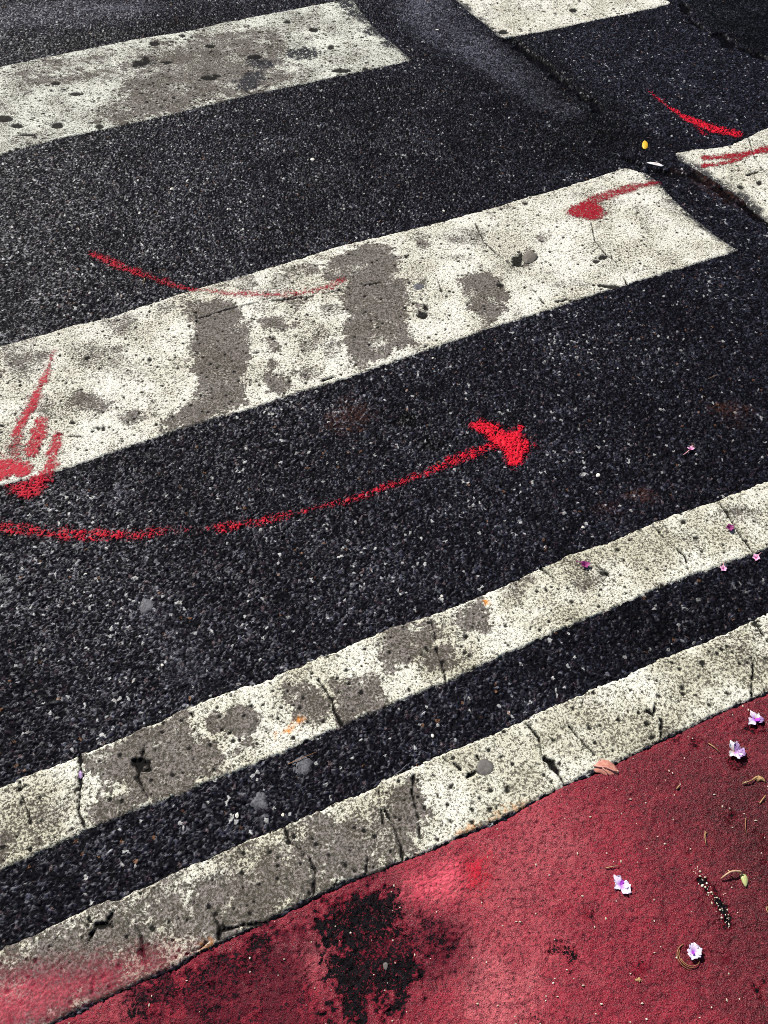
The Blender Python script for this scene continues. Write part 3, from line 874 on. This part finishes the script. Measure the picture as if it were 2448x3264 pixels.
spray('spray_stroke', [('line', T('A', (405, 1095), (450, 1120), (550, 1160), (650, 1200), (750, 1230), (845, 1252)), W(15, 19, 18, 15, 13, 10), .82, .012),
                       ('line', T('A', (845, 1252), (950, 1266), (1080, 1276), (1200, 1278), (1350, 1260), (1430, 1240), (1480, 1215)), W(12, 14, 15, 14, 15, 17, 16), .64, .016)],
      'curved red spray stroke starting on asphalt and fading across the blotched bar', mat=M_SPRAY_MID, group='red spray marks')
spray('spray_stroke', [('line', T('B', (1185, 788), (1100, 805), (1000, 835), (900, 868)), W(12, 20, 24, 26), .78, .018),
                       ('poly', T('B', (778, 905), (830, 880), (880, 862), (935, 882), (968, 915), (955, 945), (900, 957), (830, 947), (785, 927)), .86, .018)],
      'dark red spray stroke with a blob head on the wide bar, right end', mat=M_SPRAY_DARK, group='red spray marks')
spray('spray_stroke', [('line', T('B', (1140, 390), (1190, 430), (1250, 475), (1330, 520), (1420, 555), (1520, 580)), W(7, 10, 12, 22, 26, 24), .90, .014),
                       ('line', T('B', (1340, 535), (1385, 580)), W(12, 15), .72, .014)],
      'bright red spray streak on dark asphalt above the broken bar corner', group='red spray marks')
spray('spray_stroke', [('line', T('B', (1800, 590), (1659, 645), (1600, 660), (1480, 680), (1390, 685)), W(26, 24, 18, 20, 18), .82, .016),
                       ('line', T('B', (1600, 660), (1500, 700), (1380, 722)), W(14, 15, 14), .85, .014)],
      'pair of joined red spray streaks on the broken bar corner at the right side', mat=M_SPRAY_DARK, group='red spray marks')
spray('spray_patch', [('poly', T('F', (325, 770), (380, 740), (430, 760), (450, 830), (420, 900), (360, 890)), .85, .040),
                      ('poly', T('F', (300, 700), (420, 690), (500, 760), (460, 900), (380, 940), (310, 850)), .35, .05)],
      'vivid red spray patch on the red lane close to the lower white line', mat=M_FRESH)
spray('spray_mist', [('poly', T('F', (100, 930), (120, 860), (220, 790), (320, 760), (350, 850), (300, 930), (180, 970)), .82, .045)],
      'pale pink spray patch on the red lane beside the black tar stain', mat=M_PALEPINK, lift=.0014)
spray('spray_mist', [('poly', T('E', (-300, 1320), (-40, 1240), (200, 1215), (420, 1200), (640, 1170), (800, 1150), (840, 1165), (600, 1300), (300, 1440), (-300, 1700)), .66, .045),
                     ('poly', T('E', (-60, 1240), (40, 1230), (90, 1290), (30, 1360), (-60, 1350)), .5, .03)],
      'red overspray fading across the bottom left end of the lower narrow line', mat=M_MIST, lift=.0009)


# ------------------------------------------------------------------ small loose things
def simple_mat(name, c1, c2, scale=200, rough=.6, tip=None, trans=0.0, attr=None):
    t = NT(name)
    n = t.noise(scale, 4, .6)
    c = t.mix(t.ramp(n, .3, .7), c1, c2)
    if tip:
        c = t.mix(t.ramp(t.attr('along'), .05, .55, 1, 0), c, tip)
    t.l(c, t.p.inputs['Base Color'])
    t.p.inputs['Roughness'].default_value = rough
    if trans:
        t.p.inputs['Subsurface Weight'].default_value = trans
        t.p.inputs['Subsurface Radius'].default_value = (.004, .003, .004)
        t.p.inputs['Subsurface Scale'].default_value = .3
    t.bump(n, .0004, .5)
    return t.m


M_LILAC = simple_mat('lilac_petal', (.74, .60, .86), (.86, .78, .92), 240, .55, tip=(.42, .12, .62))
M_PALE = simple_mat('pale_petal', (.74, .72, .76), (.84, .82, .84), 240, .55, tip=(.58, .42, .30))
M_VIOLET = simple_mat('violet_petal', (.20, .07, .30), (.50, .36, .58), 300, .6)
M_THROAT = simple_mat('violet_throat', (.34, .03, .50), (.48, .06, .62), 200, .5)
M_PINK = simple_mat('pink_petal', (.80, .28, .58), (.90, .55, .76), 300, .5, tip=(.55, .02, .30))
M_MAG = simple_mat('magenta_petal', (.20, .02, .13), (.36, .04, .22), 300, .6)
M_STEM = simple_mat('pink_stem', (.55, .22, .30), (.62, .35, .32), 200, .6)
M_TAN = simple_mat('tan_stalk', (.62, .42, .26), (.50, .30, .18), 250, .6)
M_BROWN = simple_mat('brown_stalk', (.24, .11, .05), (.36, .18, .08), 250, .6)
M_GREEN = simple_mat('pale_green_leaf', (.42, .46, .17), (.54, .55, .26), 300, .5)
M_YELLOW = simple_mat('yellow_leaf', (.80, .50, .02), (.70, .38, .01), 300, .5)
M_DRY = simple_mat('dry_pink_leaf', (.46, .16, .115), (.60, .28, .21), 220, .7)
M_DRYV = simple_mat('dry_leaf_vein', (.62, .32, .27), (.55, .25, .2), 220, .7)
M_GUM = simple_mat('trodden_gum', (.095, .087, .08), (.15, .14, .13), 150, .7)
M_GUMP = simple_mat('grey_gum', (.022, .022, .030), (.135, .135, .155), 260, .7)
M_STONE = simple_mat('pebble_stone', (.09, .08, .07), (.17, .15, .125), 180, .75)
M_GRIT = simple_mat('pale_grit', (.72, .66, .54), (.85, .82, .75), 300, .6)
M_GRITS = simple_mat('tan_grit', (.50, .38, .26), (.80, .74, .62), 60, .6)
M_STRAW = simple_mat('dry_straw', (.34, .20, .08), (.48, .32, .15), 250, .7)


def mesh_obj(name, verts, faces, mat, parent=None, along_=None, smooth=True, solid=0.0):
    me = bpy.data.meshes.new(name)
    me.from_pydata([tuple(v) for v in verts], [], faces)
    me.update()
    if along_ is not None:
        at = me.attributes.new('along', 'FLOAT', 'POINT')
        at.data.foreach_set('value', np.array(along_, np.float32))
    if smooth:
        me.polygons.foreach_set('use_smooth', np.ones(len(me.polygons), bool))
    me.materials.append(mat)
    o = bpy.data.objects.new(name, me)
    COL.objects.link(o)
    if parent:
        o.parent = parent
    if solid:
        m = o.modifiers.new('thickness', 'SOLIDIFY')
        m.thickness = solid
        m.offset = 0
    return o


def root(name, p, label, cat, group=None, rz=0.0, dz=0.0, size=1.0):
    o = bpy.data.objects.new(name, None)
    o.empty_display_size = .01
    COL.objects.link(o)
    o.location = (p[0], p[1], surf_z(*p) + dz)
    o.rotation_euler = (0, 0, rz)
    o.scale = (size,) * 3
    return tag(o, label, cat, group)


def petal(parent, ang, length, width, lift, mat, rnd, ruffle=.12, cup=.3, base=.12, notch=.2, name='petal', z0=.001):
    """a ruffled petal: narrow at its base, broad and notched at the rim"""
    nu, nv = 9, 9
    vs, al, fs = [], [], []
    ph = rnd.random() * 6
    ca, sa = math.cos(ang), math.sin(ang)
    for i in range(nu):
        s = i / (nu - 1)
        wd = width * (base + (1 - base) * math.sin(min(1, s * 1.12) * math.pi * .58)) * (1 - .35 * max(0, s - .75) / .25)
        for j in range(nv):
            q = j / (nv - 1) * 2 - 1
            rim = 1 - notch * (abs(math.cos(q * 2.6 + ph)) ** 2) * s * .6 - .30 * q * q * s
            x = length * s * rim
            y = wd * q * .5
            z = z0 + lift * math.sin(s * math.pi * .55) * length + cup * wd * q * q * .5 * s + ruffle * width * s * s * math.sin(q * 7 + ph) * .5
            vs.append((x * ca - y * sa, x * sa + y * ca, z))
            al.append(s)
    for i in range(nu - 1):
        for j in range(nv - 1):
            a = i * nv + j
            fs.append((a, a + nv, a + nv + 1, a + 1))
    return mesh_obj(name, vs, fs, mat, parent, al, solid=.0005)


def tube(parent, pts, r0, r1, mat, name='stem', n=6):
    vs, fs = [], []
    m = len(pts)
    for i, p in enumerate(pts):
        p = Vector(p)
        a = Vector(pts[max(0, i - 1)])
        b = Vector(pts[min(m - 1, i + 1)])
        t = (b - a).normalized()
        s = t.cross(Vector((0, 0, 1)))
        s = s.normalized() if s.length > 1e-6 else Vector((1, 0, 0))
        u = s.cross(t)
        r = r0 + (r1 - r0) * i / (m - 1)
        for k in range(n):
            an = 2 * math.pi * k / n
            vs.append(p + s * math.cos(an) * r + u * math.sin(an) * r)
    for i in range(m - 1):
        for k in range(n):
            fs.append((i * n + k, i * n + (k + 1) % n, (i + 1) * n + (k + 1) % n, (i + 1) * n + k))
    fs.append(tuple(range(n))[::-1])
    fs.append(tuple((m - 1) * n + k for k in range(n)))
    return mesh_obj(name, vs, fs, mat, parent)


def blade(parent, outline, mat, dome=.25, name='blade', thick=.0006, crease=0.0, rnd=None, wav=0.0):
    """leaf blade from an outline (local metres): fan of rings, domed and creased"""
    n = len(outline)
    cx = sum(p[0] for p in outline) / n
    cy = sum(p[1] for p in outline) / n
    size = max(math.hypot(p[0] - cx, p[1] - cy) for p in outline)
    rings = 5
    vs = [(cx, cy, dome * size)]
    al = [0]
    for r in range(1, rings + 1):
        f = r / rings
        for k, p in enumerate(outline):
            w = 0 if rnd is None else wav * size * math.sin(k * 1.7 + r * .8) * f
            vs.append((cx + (p[0] - cx) * f, cy + (p[1] - cy) * f, dome * size * (1 - f * f) + w + .0008))
            al.append(f)
    fs = []
    for k in range(n):
        fs.append((0, 1 + k, 1 + (k + 1) % n))
    for r in range(rings - 1):
        a, b = 1 + r * n, 1 + (r + 1) * n
        for k in range(n):
            fs.append((a + k, b + k, b + (k + 1) % n, a + (k + 1) % n))
    return mesh_obj(name, vs, fs, mat, parent, al, solid=thick)


def local(reg, p0, pts):
    return [(x - p0[0], y - p0[1]) for x, y in T(reg, *pts)]


rnd = random.Random(4)
# pale lilac blossoms lying on the red lane -------------------------------------------------
p = T('F', (1022, 876))[0]
b = root('blossom', p, 'flat white lilac blossom with two ruffled lobes, alone mid red lane', 'flower', 'fallen blossoms', size=.5)
petal(b, 2.15, .036, .031, .12, M_LILAC, rnd, ruffle=.22, base=.35)
petal(b, -.85, .040, .040, .12, M_LILAC, rnd, ruffle=.25, base=.35)
petal(b, -.05, .030, .026, .18, M_LILAC, rnd, ruffle=.2, base=.35)
petal(b, 3.6, .028, .024, .10, M_LILAC, rnd, ruffle=.2, base=.35)
petal(b, 1.1, .016, .012, .3, M_THROAT, rnd, name='throat', base=.6)
p = T('F', (1330, 1168))[0]
b = root('blossom', p, 'round pale blossom with violet centre resting on a curled brown husk', 'flower', 'fallen blossoms', dz=.003, size=.5)
for a, ln, wd in ((.35, .030, .034), (1.35, .028, .030), (-.65, .026, .026), (-2.0, .026, .032), (2.9, .020, .024)):
    petal(b, a, ln, wd, .25, M_LILAC, rnd, ruffle=.16, base=.4)
petal(b, -2.2, .011, .009, .6, M_THROAT, rnd, name='throat', base=.7, z0=.006)
hp = (p[0] - .005, p[1] - .006)
hk = root('dry_husk', hp, 'curled brown husk lying under the violet centred round blossom', 'husk', size=.6)
for k, (r, a0, a1) in enumerate(((.034, 1.9, 4.6), (.029, 2.5, 4.9), (.025, 3.3, 5.8))):
    tube(hk, [(r * math.cos(a0 + (a1 - a0) * i / 10), r * math.sin(a0 + (a1 - a0) * i / 10) * .9, .0025 + .003 * math.sin(i / 10 * math.pi)) for i in range(11)], .0014, .0008, M_BROWN, name='strand')
p = T('F', (1515, 300))[0]
b = root('blossom', p, 'crumpled white and dark violet blossom with a thin curved stalk on the lane', 'flower', 'fallen blossoms', size=.5)
petal(b, 1.85, .040, .034, .30, M_PALE, rnd, ruffle=.10, base=.3, cup=.5)
petal(b, 1.25, .036, .020, .45, M_VIOLET, rnd, ruffle=.1, base=.3, cup=.4)
petal(b, 3.75, .034, .024, .25, M_PALE, rnd, ruffle=.10, base=.3, cup=.5)
petal(b, -1.4, .034, .034, .35, M_LILAC, rnd, ruffle=.3, base=.4, cup=.3)
petal(b, -.5, .038, .042, .35, M_VIOLET, rnd, ruffle=.35, base=.4, cup=.3)
petal(b, .25, .026, .028, .40, M_VIOLET, rnd, ruffle=.3, base=.4, cup=.3)
tube(b, [(.004, .010, .006), (.018, .015, .009), (.034, .015, .007), (.050, .008, .003)], .0009, .0006, M_TAN)
p = T('F', (1604, 158))[0]
b = root('blossom', p, 'open lilac blossom with vivid violet throat near the line, topmost on the lane', 'flower', 'fallen blossoms', size=.5)
petal(b, 1.95, .034, .024, .2, M_LILAC, rnd, ruffle=.15, base=.3)
petal(b, 3.75, .040, .034, .2, M_LILAC, rnd, ruffle=.12, base=.3)
petal(b, -.9, .016, .020, .5, M_THROAT, rnd, name='throat', base=.7, z0=.004)
petal(b, .85, .026, .018, .3, M_PALE, rnd, ruffle=.12, base=.3)
petal(b, -.35, .030, .030, .3, M_VIOLET, rnd, ruffle=.3, base=.3)

# small pink florets -------------------------------------------------------------------------


def floret(p, label, mat, stem_mat, ang, size=.010, npet=5, stem=.016, dead=False):
    f = root('floret', p, label, 'flower', 'tiny pink flowers', size=.8)
    for k in range(npet):
        petal(f, ang + 2 * math.pi * k / npet + rnd.uniform(-.2, .2), size * rnd.uniform(.85, 1.1), size * .8, .25 if not dead else .6, mat, rnd, ruffle=.1, base=.4)
    ca, sa = math.cos(ang), math.sin(ang)
    tube(f, [(0, 0, .002), (stem * .5 * ca, stem * .5 * sa, .004), (stem * ca, stem * sa, .0015)], .0012, .0009, stem_mat)
    return f


floret(T('D', (1606, 937))[0], 'bright pink floret with stalk, right of its pale neighbour on the dark strip', M_PINK, M_STEM, .75, .012, stem=.024)
floret(T('D', (1465, 985))[0], 'pale pink floret touching the lower edge of the cracked line', M_PINK, M_STEM, 1.35, .011, stem=.02)
floret(T('D', (1490, 815))[0], 'wilted purple floret on white paint beside the long dark crack', M_MAG, M_MAG, .7, .013, stem=.022, dead=True)
floret(T('D', (866, 975))[0], 'wilted dark magenta floret on a brown smudge of the upper narrow line', M_MAG, M_MAG, 2.5, .013, stem=.026, dead=True)
f = root('floret', T('D', (1322, 478))[0], 'tiny pink flower tube with long stalk alone on open asphalt', 'flower', 'tiny pink flowers')
tube(f, [(.006, .012, .006), (.002, .004, .006), (-.010, -.006, .004), (-.018, -.012, .003)], .0022, .0012, M_STEM)
for a in (.4, 1.5, 2.6):
    petal(f, a, .010, .006, .3, M_PINK, rnd, z0=.006)

# leaves -------------------------------------------------------------------------------------
p = T('B', (1128, 628))[0]
l = root('leaf', p, 'small oval yellow leaf lying on black asphalt by the seam', 'leaf', 'fallen leaves')
blade(l, local('B', p, [(1122, 614), (1130, 613), (1137, 620), (1139, 630), (1136, 640), (1129, 643), (1121, 640), (1117, 632), (1118, 622)]), M_YELLOW, .18)
l.scale = (1.25, 1.25, 1)
tube(l, [(0, .010, .003), (.001, .016, .003), (.002, .020, .002)], .0012, .0008, M_YELLOW, 'stalk')
p = T('F', (1552, 856))[0]
l = root('leaf', p, 'pale green pointed leaf with a long arched tan stalk on the red lane', 'leaf', 'fallen leaves')
blade(l, local('F', p, [(1537, 830), (1546, 829), (1558, 832), (1567, 842), (1570, 856), (1568, 872), (1561, 888), (1554, 880), (1546, 868), (1540, 852), (1536, 840)]), M_GREEN, .22)
q = local('F', p, [(1541, 832), (1530, 824), (1505, 824), (1485, 828), (1468, 838), (1450, 852)])
tube(l, [(x, y, .004 + .007 * math.sin(i / 5 * math.pi)) for i, (x, y) in enumerate(q)], .0021, .0011, M_TAN, 'stalk')
q = local('F', p, [(1487, 828), (1482, 823), (1476, 817)])
tube(l, [(x, y, .008) for x, y in q], .0012, .0008, M_TAN, 'stalk')
p = T('F', (956, 370))[0]
l = root('leaf', p, 'broad dry reddish brown leaf lying across the edge of the lower line', 'leaf', 'fallen leaves')
blade(l, local('F', p, [(898, 345), (920, 333), (945, 334), (972, 338), (992, 350), (1003, 366), (1012, 384), (1015, 392), (1004, 402), (985, 404), (972, 402), (962, 406), (945, 398), (930, 392), (912, 388), (902, 370)]), M_DRY, .14, thick=.0009, rnd=rnd, wav=.05)
q = local('F', p, [(905, 362), (930, 370), (955, 372), (985, 385), (1010, 390)])
tube(l, [(x, y, .0045 + .003 * math.sin(i / 4 * math.pi)) for i, (x, y) in enumerate(q)], .0016, .0009, M_DRYV, 'vein')
q = local('F', p, [(940, 372), (955, 385), (968, 402)])
tube(l, [(x, y, .0065 - .0015 * i) for i, (x, y) in enumerate(q)], .0014, .0009, M_DRYV, 'vein')

# dry shreds and straws ------------------------------------------------------------------------
for reg, pts, label, w in (
    ('F', [(1400, 265), (1422, 282), (1446, 305)], 'thin olive straw left of the crumpled violet blossom', .0011),
    ('F', [(1385, 645), (1383, 675), (1388, 705)], 'upright tan straw above the black grit filled crack', .0010),
    ('F', [(1390, 650), (1378, 668)], 'shortest straw, leaning on the upright tan one', .0009),
    ('F', [(1620, 525), (1632, 508), (1645, 490)], 'golden straw below the torn tan shred by the right edge of photo', .0013),
    ('F', [(1262, 462), (1270, 452), (1276, 446)], 'stubby pale straw left of centre between leaf and torn shred', .0013),
    ('F', [(1558, 590), (1556, 625), (1562, 660)], 'dark brown twig below the golden straw', .0010),
    ('E', [(1245, 352), (1300, 330), (1370, 300)], 'grey hair thin twig over trodden gum on the dark strip', .0008),
    ('F', [(45, 400), (75, 380), (100, 355)], 'bent grey twig at the upper edge of the lower line', .0014),
    ('F', [(955, 805), (980, 800), (1010, 795)], 'pale thread like straw just above the two lobed blossom', .0008),
    ('F', [(1652, 970), (1648, 985), (1655, 1002)], 'pale straw below the green leaf at the very edge of photo', .0010),
    ('D', [(1440, 148), (1420, 155), (1400, 166)], 'dark thin twig on open asphalt right of the arrow head', .0007),
    ('A', [(625, 1205), (622, 1225)], 'orange stub of straw beside the curved red stroke', .0014),
):
    pw = T(reg, *pts)
    s = root('straw', pw[0], label, 'straw', 'dry straws and twigs')
    q = [(x - pw[0][0], y - pw[0][1], .0022 + .0015 * math.sin(i)) for i, (x, y) in enumerate(pw)]
    mt = M_BROWN if 'brown' in label or 'dark' in label else (M_GUMP if 'grey' in label else M_STRAW)
    mesh = tube(None, [(a + pw[0][0], b_ + pw[0][1], c + surf_z(*pw[min(i, len(pw) - 1)])) for i, (a, b_, c) in enumerate(q)], w, w * .6, mt, 'straw')
    # single mesh thing: drop the empty and keep the mesh
    for k in ('label', 'category', 'group'):
        mesh[k] = s[k]
    nm = s.name
    bpy.data.objects.remove(s)
    mesh.name = nm
p = T('F', (1615, 420))[0]
s = root('leaf_shred', p, 'torn curly tan leaf shred below the crumpled violet blossom', 'leaf shred', 'torn leaf shreds')
blade(s, local('F', p, [(1590, 415), (1600, 408), (1615, 404), (1632, 410), (1646, 418), (1648, 432), (1638, 428), (1625, 424), (1612, 432), (1604, 422)]), M_STRAW, .3, rnd=rnd, wav=.12)
tube(s, [(-.030, -.008, .003), (-.016, -.004, .005), (0, .004, .004)], .001, .0007, M_STRAW, 'stalk')
p = T('F', (1098, 1285))[0]
s = root('leaf_shred', p, 'star shaped pale tan leaf shred alone near the bottom of the lane', 'leaf shred', 'torn leaf shreds')
blade(s, local('F', p, [(1083, 1282), (1094, 1280), (1100, 1272), (1106, 1281), (1116, 1286), (1106, 1290), (1103, 1298), (1096, 1290), (1087, 1292)]), M_STRAW, .2, rnd=rnd, wav=.08)
p = T('F', (8, 1225))[0]
s = root('leaf_shred', p, 'grey white shred lying on the black tar stain', 'leaf shred', 'torn leaf shreds')
blade(s, local('F', p, [(-2, 1212), (8, 1208), (18, 1216), (16, 1232), (10, 1245), (0, 1238), (-4, 1225)]), M_GUM, .2, rnd=rnd, wav=.08)
p = T('B', (1175, 708))[0]
s = root('paint_chip', p, 'loose sliver of white paint between the two bars at the seam', 'paint chip')
blade(s, local('B', p, [(1135, 703), (1150, 700), (1185, 704), (1210, 716), (1200, 720), (1165, 712)]), M_PALE, .05, thick=.002, name='flake')
p = T('E', (347, 398))[0]
s = root('leaf_shred', p, 'tiny violet petal scrap stuck in the widest crack at the left', 'petal scrap')
blade(s, local('E', p, [(340, 385), (348, 378), (356, 390), (357, 408), (348, 416), (340, 408)]), M_VIOLET, .25)


# trodden gum --------------------------------------------------------------------------------
def disc(name, p, rx, ry, h, mat, label, cat, seed, group=None, rough=.10):
    r_ = random.Random(seed)
    rx, ry, h = rx * .56, ry * .56, h * .5
    n, rg = 22, 4
    ph = [r_.random() * 6 for _ in range(4)]
    vs = [(0, 0, h)]
    for r in range(1, rg + 1):
        f = r / rg
        for k in range(n):
            a = 2 * math.pi * k / n
            w = 1 + r_.uniform(-.07, .07) * (f == 1) + rough * (math.sin(3 * a + ph[0]) + .6 * math.sin(5 * a + ph[1]) + .4 * math.sin(8 * a + ph[2]))
            vs.append((rx * f * w * math.cos(a), ry * f * w * math.sin(a), h * (1 - f ** 4) - .002 * (f == 1) + r_.uniform(-.0006, .0006)))
    fs = [(0, 1 + k, 1 + (k + 1) % n) for k in range(n)]
    for r in range(rg - 1):
        a, b_ = 1 + r * n, 1 + (r + 1) * n
        for k in range(n):
            fs.append((a + k, b_ + k, b_ + (k + 1) % n, a + (k + 1) % n))
    o = mesh_obj(name, vs, fs, mat)
    o.location = (p[0], p[1], surf_z(*p) + .0006)
    return tag(o, label, cat, group)


GG = 'trodden gum spots'
disc('chewing_gum', T('F', (437, 367))[0], .030, .031, .0022, M_GUM, 'round dark brown gum spot on clean white part of the lower line', 'chewing gum', 1, GG, .05)
disc('chewing_gum', T('E', (1305, 355))[0], .034, .036, .0026, M_GUMP, 'grey round gum spot on the dark strip between the narrow lines', 'chewing gum', 2, GG, .06)
disc('chewing_gum', T('C', (632, 1140))[0], .028, .034, .0030, M_GUMP, 'pale grey gum lump below the long arrow tail on open asphalt', 'chewing gum', 3, GG, .12)
disc('chewing_gum', T('B', (150, 1240))[0], .028, .030, .0018, M_GUMP, 'small greenish grey gum spot between two brown blotches on the wide bar', 'chewing gum', 4, GG, .06)
disc('chewing_gum', T('E', (1120, 512))[0], .026, .028, .0026, M_GUMP, 'faint grey gum smear just above the lower line, left of the round one', 'chewing gum', 5, GG, .16)


# pebbles --------------------------------------------------------------------------------------
def pebble(p, r, sq, rz, mat, label, group=None, seed=1, name='pebble', flat=.5):
    r_ = random.Random(seed)
    bm = bmesh.new()
    bmesh.ops.create_icosphere(bm, subdivisions=3, radius=1)
    dirs = [(Vector((r_.uniform(-1, 1), r_.uniform(-1, 1), r_.uniform(-1, 1))).normalized(), r_.uniform(.62, .95)) for _ in range(9)]
    for v in bm.verts:
        for d, lim in dirs:
            e = v.co.dot(d)
            if e > lim:
                v.co -= d * (e - lim)
        v.co = Vector((v.co.x * r * sq, v.co.y * r, v.co.z * r * flat))
    me = bpy.data.meshes.new(name)
    bm.to_mesh(me)
    bm.free()
    me.materials.append(mat)
    o = bpy.data.objects.new(name, me)
    COL.objects.link(o)
    o.location = (p[0], p[1], surf_z(*p) + r * flat * .45)
    o.rotation_euler = (0, 0, rz)
    return tag(o, label, 'pebble', group)


pebble(T('B', (627, 1113))[0], .034, .58, -.55, M_STONE, 'flat dark oval stone pressed into the wide bar at the end of a crack', seed=7, flat=.12)
for i, (reg, x, y, r, lab) in enumerate((
    ('A', 1350, 690, .013, 'largest white pebble on asphalt between the two upper bars'),
    ('A', 742, 815, .011, 'white pebble on asphalt left of the largest white one'),
    ('D', 212, 73, .007, 'tiny white pebble just below the wide bar'),
    ('D', 860, 805, .009, 'pale pebble on asphalt above the wilted magenta floret'),
    ('D', 925, 578, .010, 'grey white pebble right of the arrow head on the asphalt'),
    ('D', 250, 1102, .008, 'white pebble at the foot of the asphalt above the dark stained line'),
    ('C', 368, 1005, .007, 'white dot of a pebble below the arrow tail at the left'),
    ('C', 700, 1400, .007, 'lone white pebble low on the asphalt near the rusty line'),
    ('E', 1025, 573, .010, 'buff pebble on the strip right of the faint gum smear'),
    ('E', 1222, 570, .007, 'pinkish pebble on the strip at the edge of the lower line'),
    ('F', 210, 228, .008, 'beige pebble on the strip beside a reddish one'),
    ('F', 730, 1300, .004, 'minute pale pebble low in the middle of the lane'),
    ('B', 258, 912, .010, 'pale square pebble just above the wide bar'),
    ('B', 230, 130, .014, 'bright pebble on the pale worn band at the top'),
)):
    pebble(T(reg, (x, y))[0], r * .5, rnd.uniform(.7, 1.2), rnd.random() * 3, M_GRIT, lab, 'loose pale pebbles', seed=20 + i, flat=.5)


# fine grit on the red lane and in its tarry crack: too many to count -------------------------
def grit(name, spots, mat, label):
    vs, fs = [], []
    r_ = random.Random(12)
    for x, y, r in spots:
        z = surf_z(x, y) + r * .45
        b0 = len(vs)
        a0 = r_.random() * 3
        n = 5
        st = r_.uniform(.6, 1.5)
        for lev, f in ((-.5, .8), (.35, .75)):
            for k in range(n):
                a = a0 + 2 * math.pi * k / n
                vs.append((x + math.cos(a) * r * f * st, y + math.sin(a) * r * f / st, z + lev * r * r_.uniform(.7, 1.2)))
        vs.append((x, y, z + r * .6))
        for k in range(n):
            k2 = (k + 1) % n
            fs.append((b0 + k, b0 + k2, b0 + n + k2, b0 + n + k))
            fs.append((b0 + n + k, b0 + n + k2, b0 + 2 * n))
    o = mesh_obj(name, vs, fs, mat, smooth=False)
    return tag(o, label, 'grit', kind='stuff')


spots = []
while len(spots) < 620:
    x, y = rnd.uniform(-1.2, 1.5), rnd.uniform(.05, 1.6)
    if np.dot((x, y), VD) < 0.95:
        i = min(NX - 1, np.searchsorted(XS, x))
        j = min(NY - 1, np.searchsorted(YS, y))
        if LANE[j, i] < -.005:
            spots.append((x, y, rnd.choice((.0010, .0013, .0016, .0016, .0022))))
for _ in range(60):
    k = rnd.random()
    q = T('F', (1325 + 165 * k + rnd.gauss(0, 12), 790 + 250 * k + rnd.gauss(0, 14)))[0]
    spots.append((q[0], q[1], rnd.choice((.0008, .0010, .0013, .0022))))
grit('grit', spots, M_GRITS, 'pale grit grains scattered over the red lane and its tarry crack')
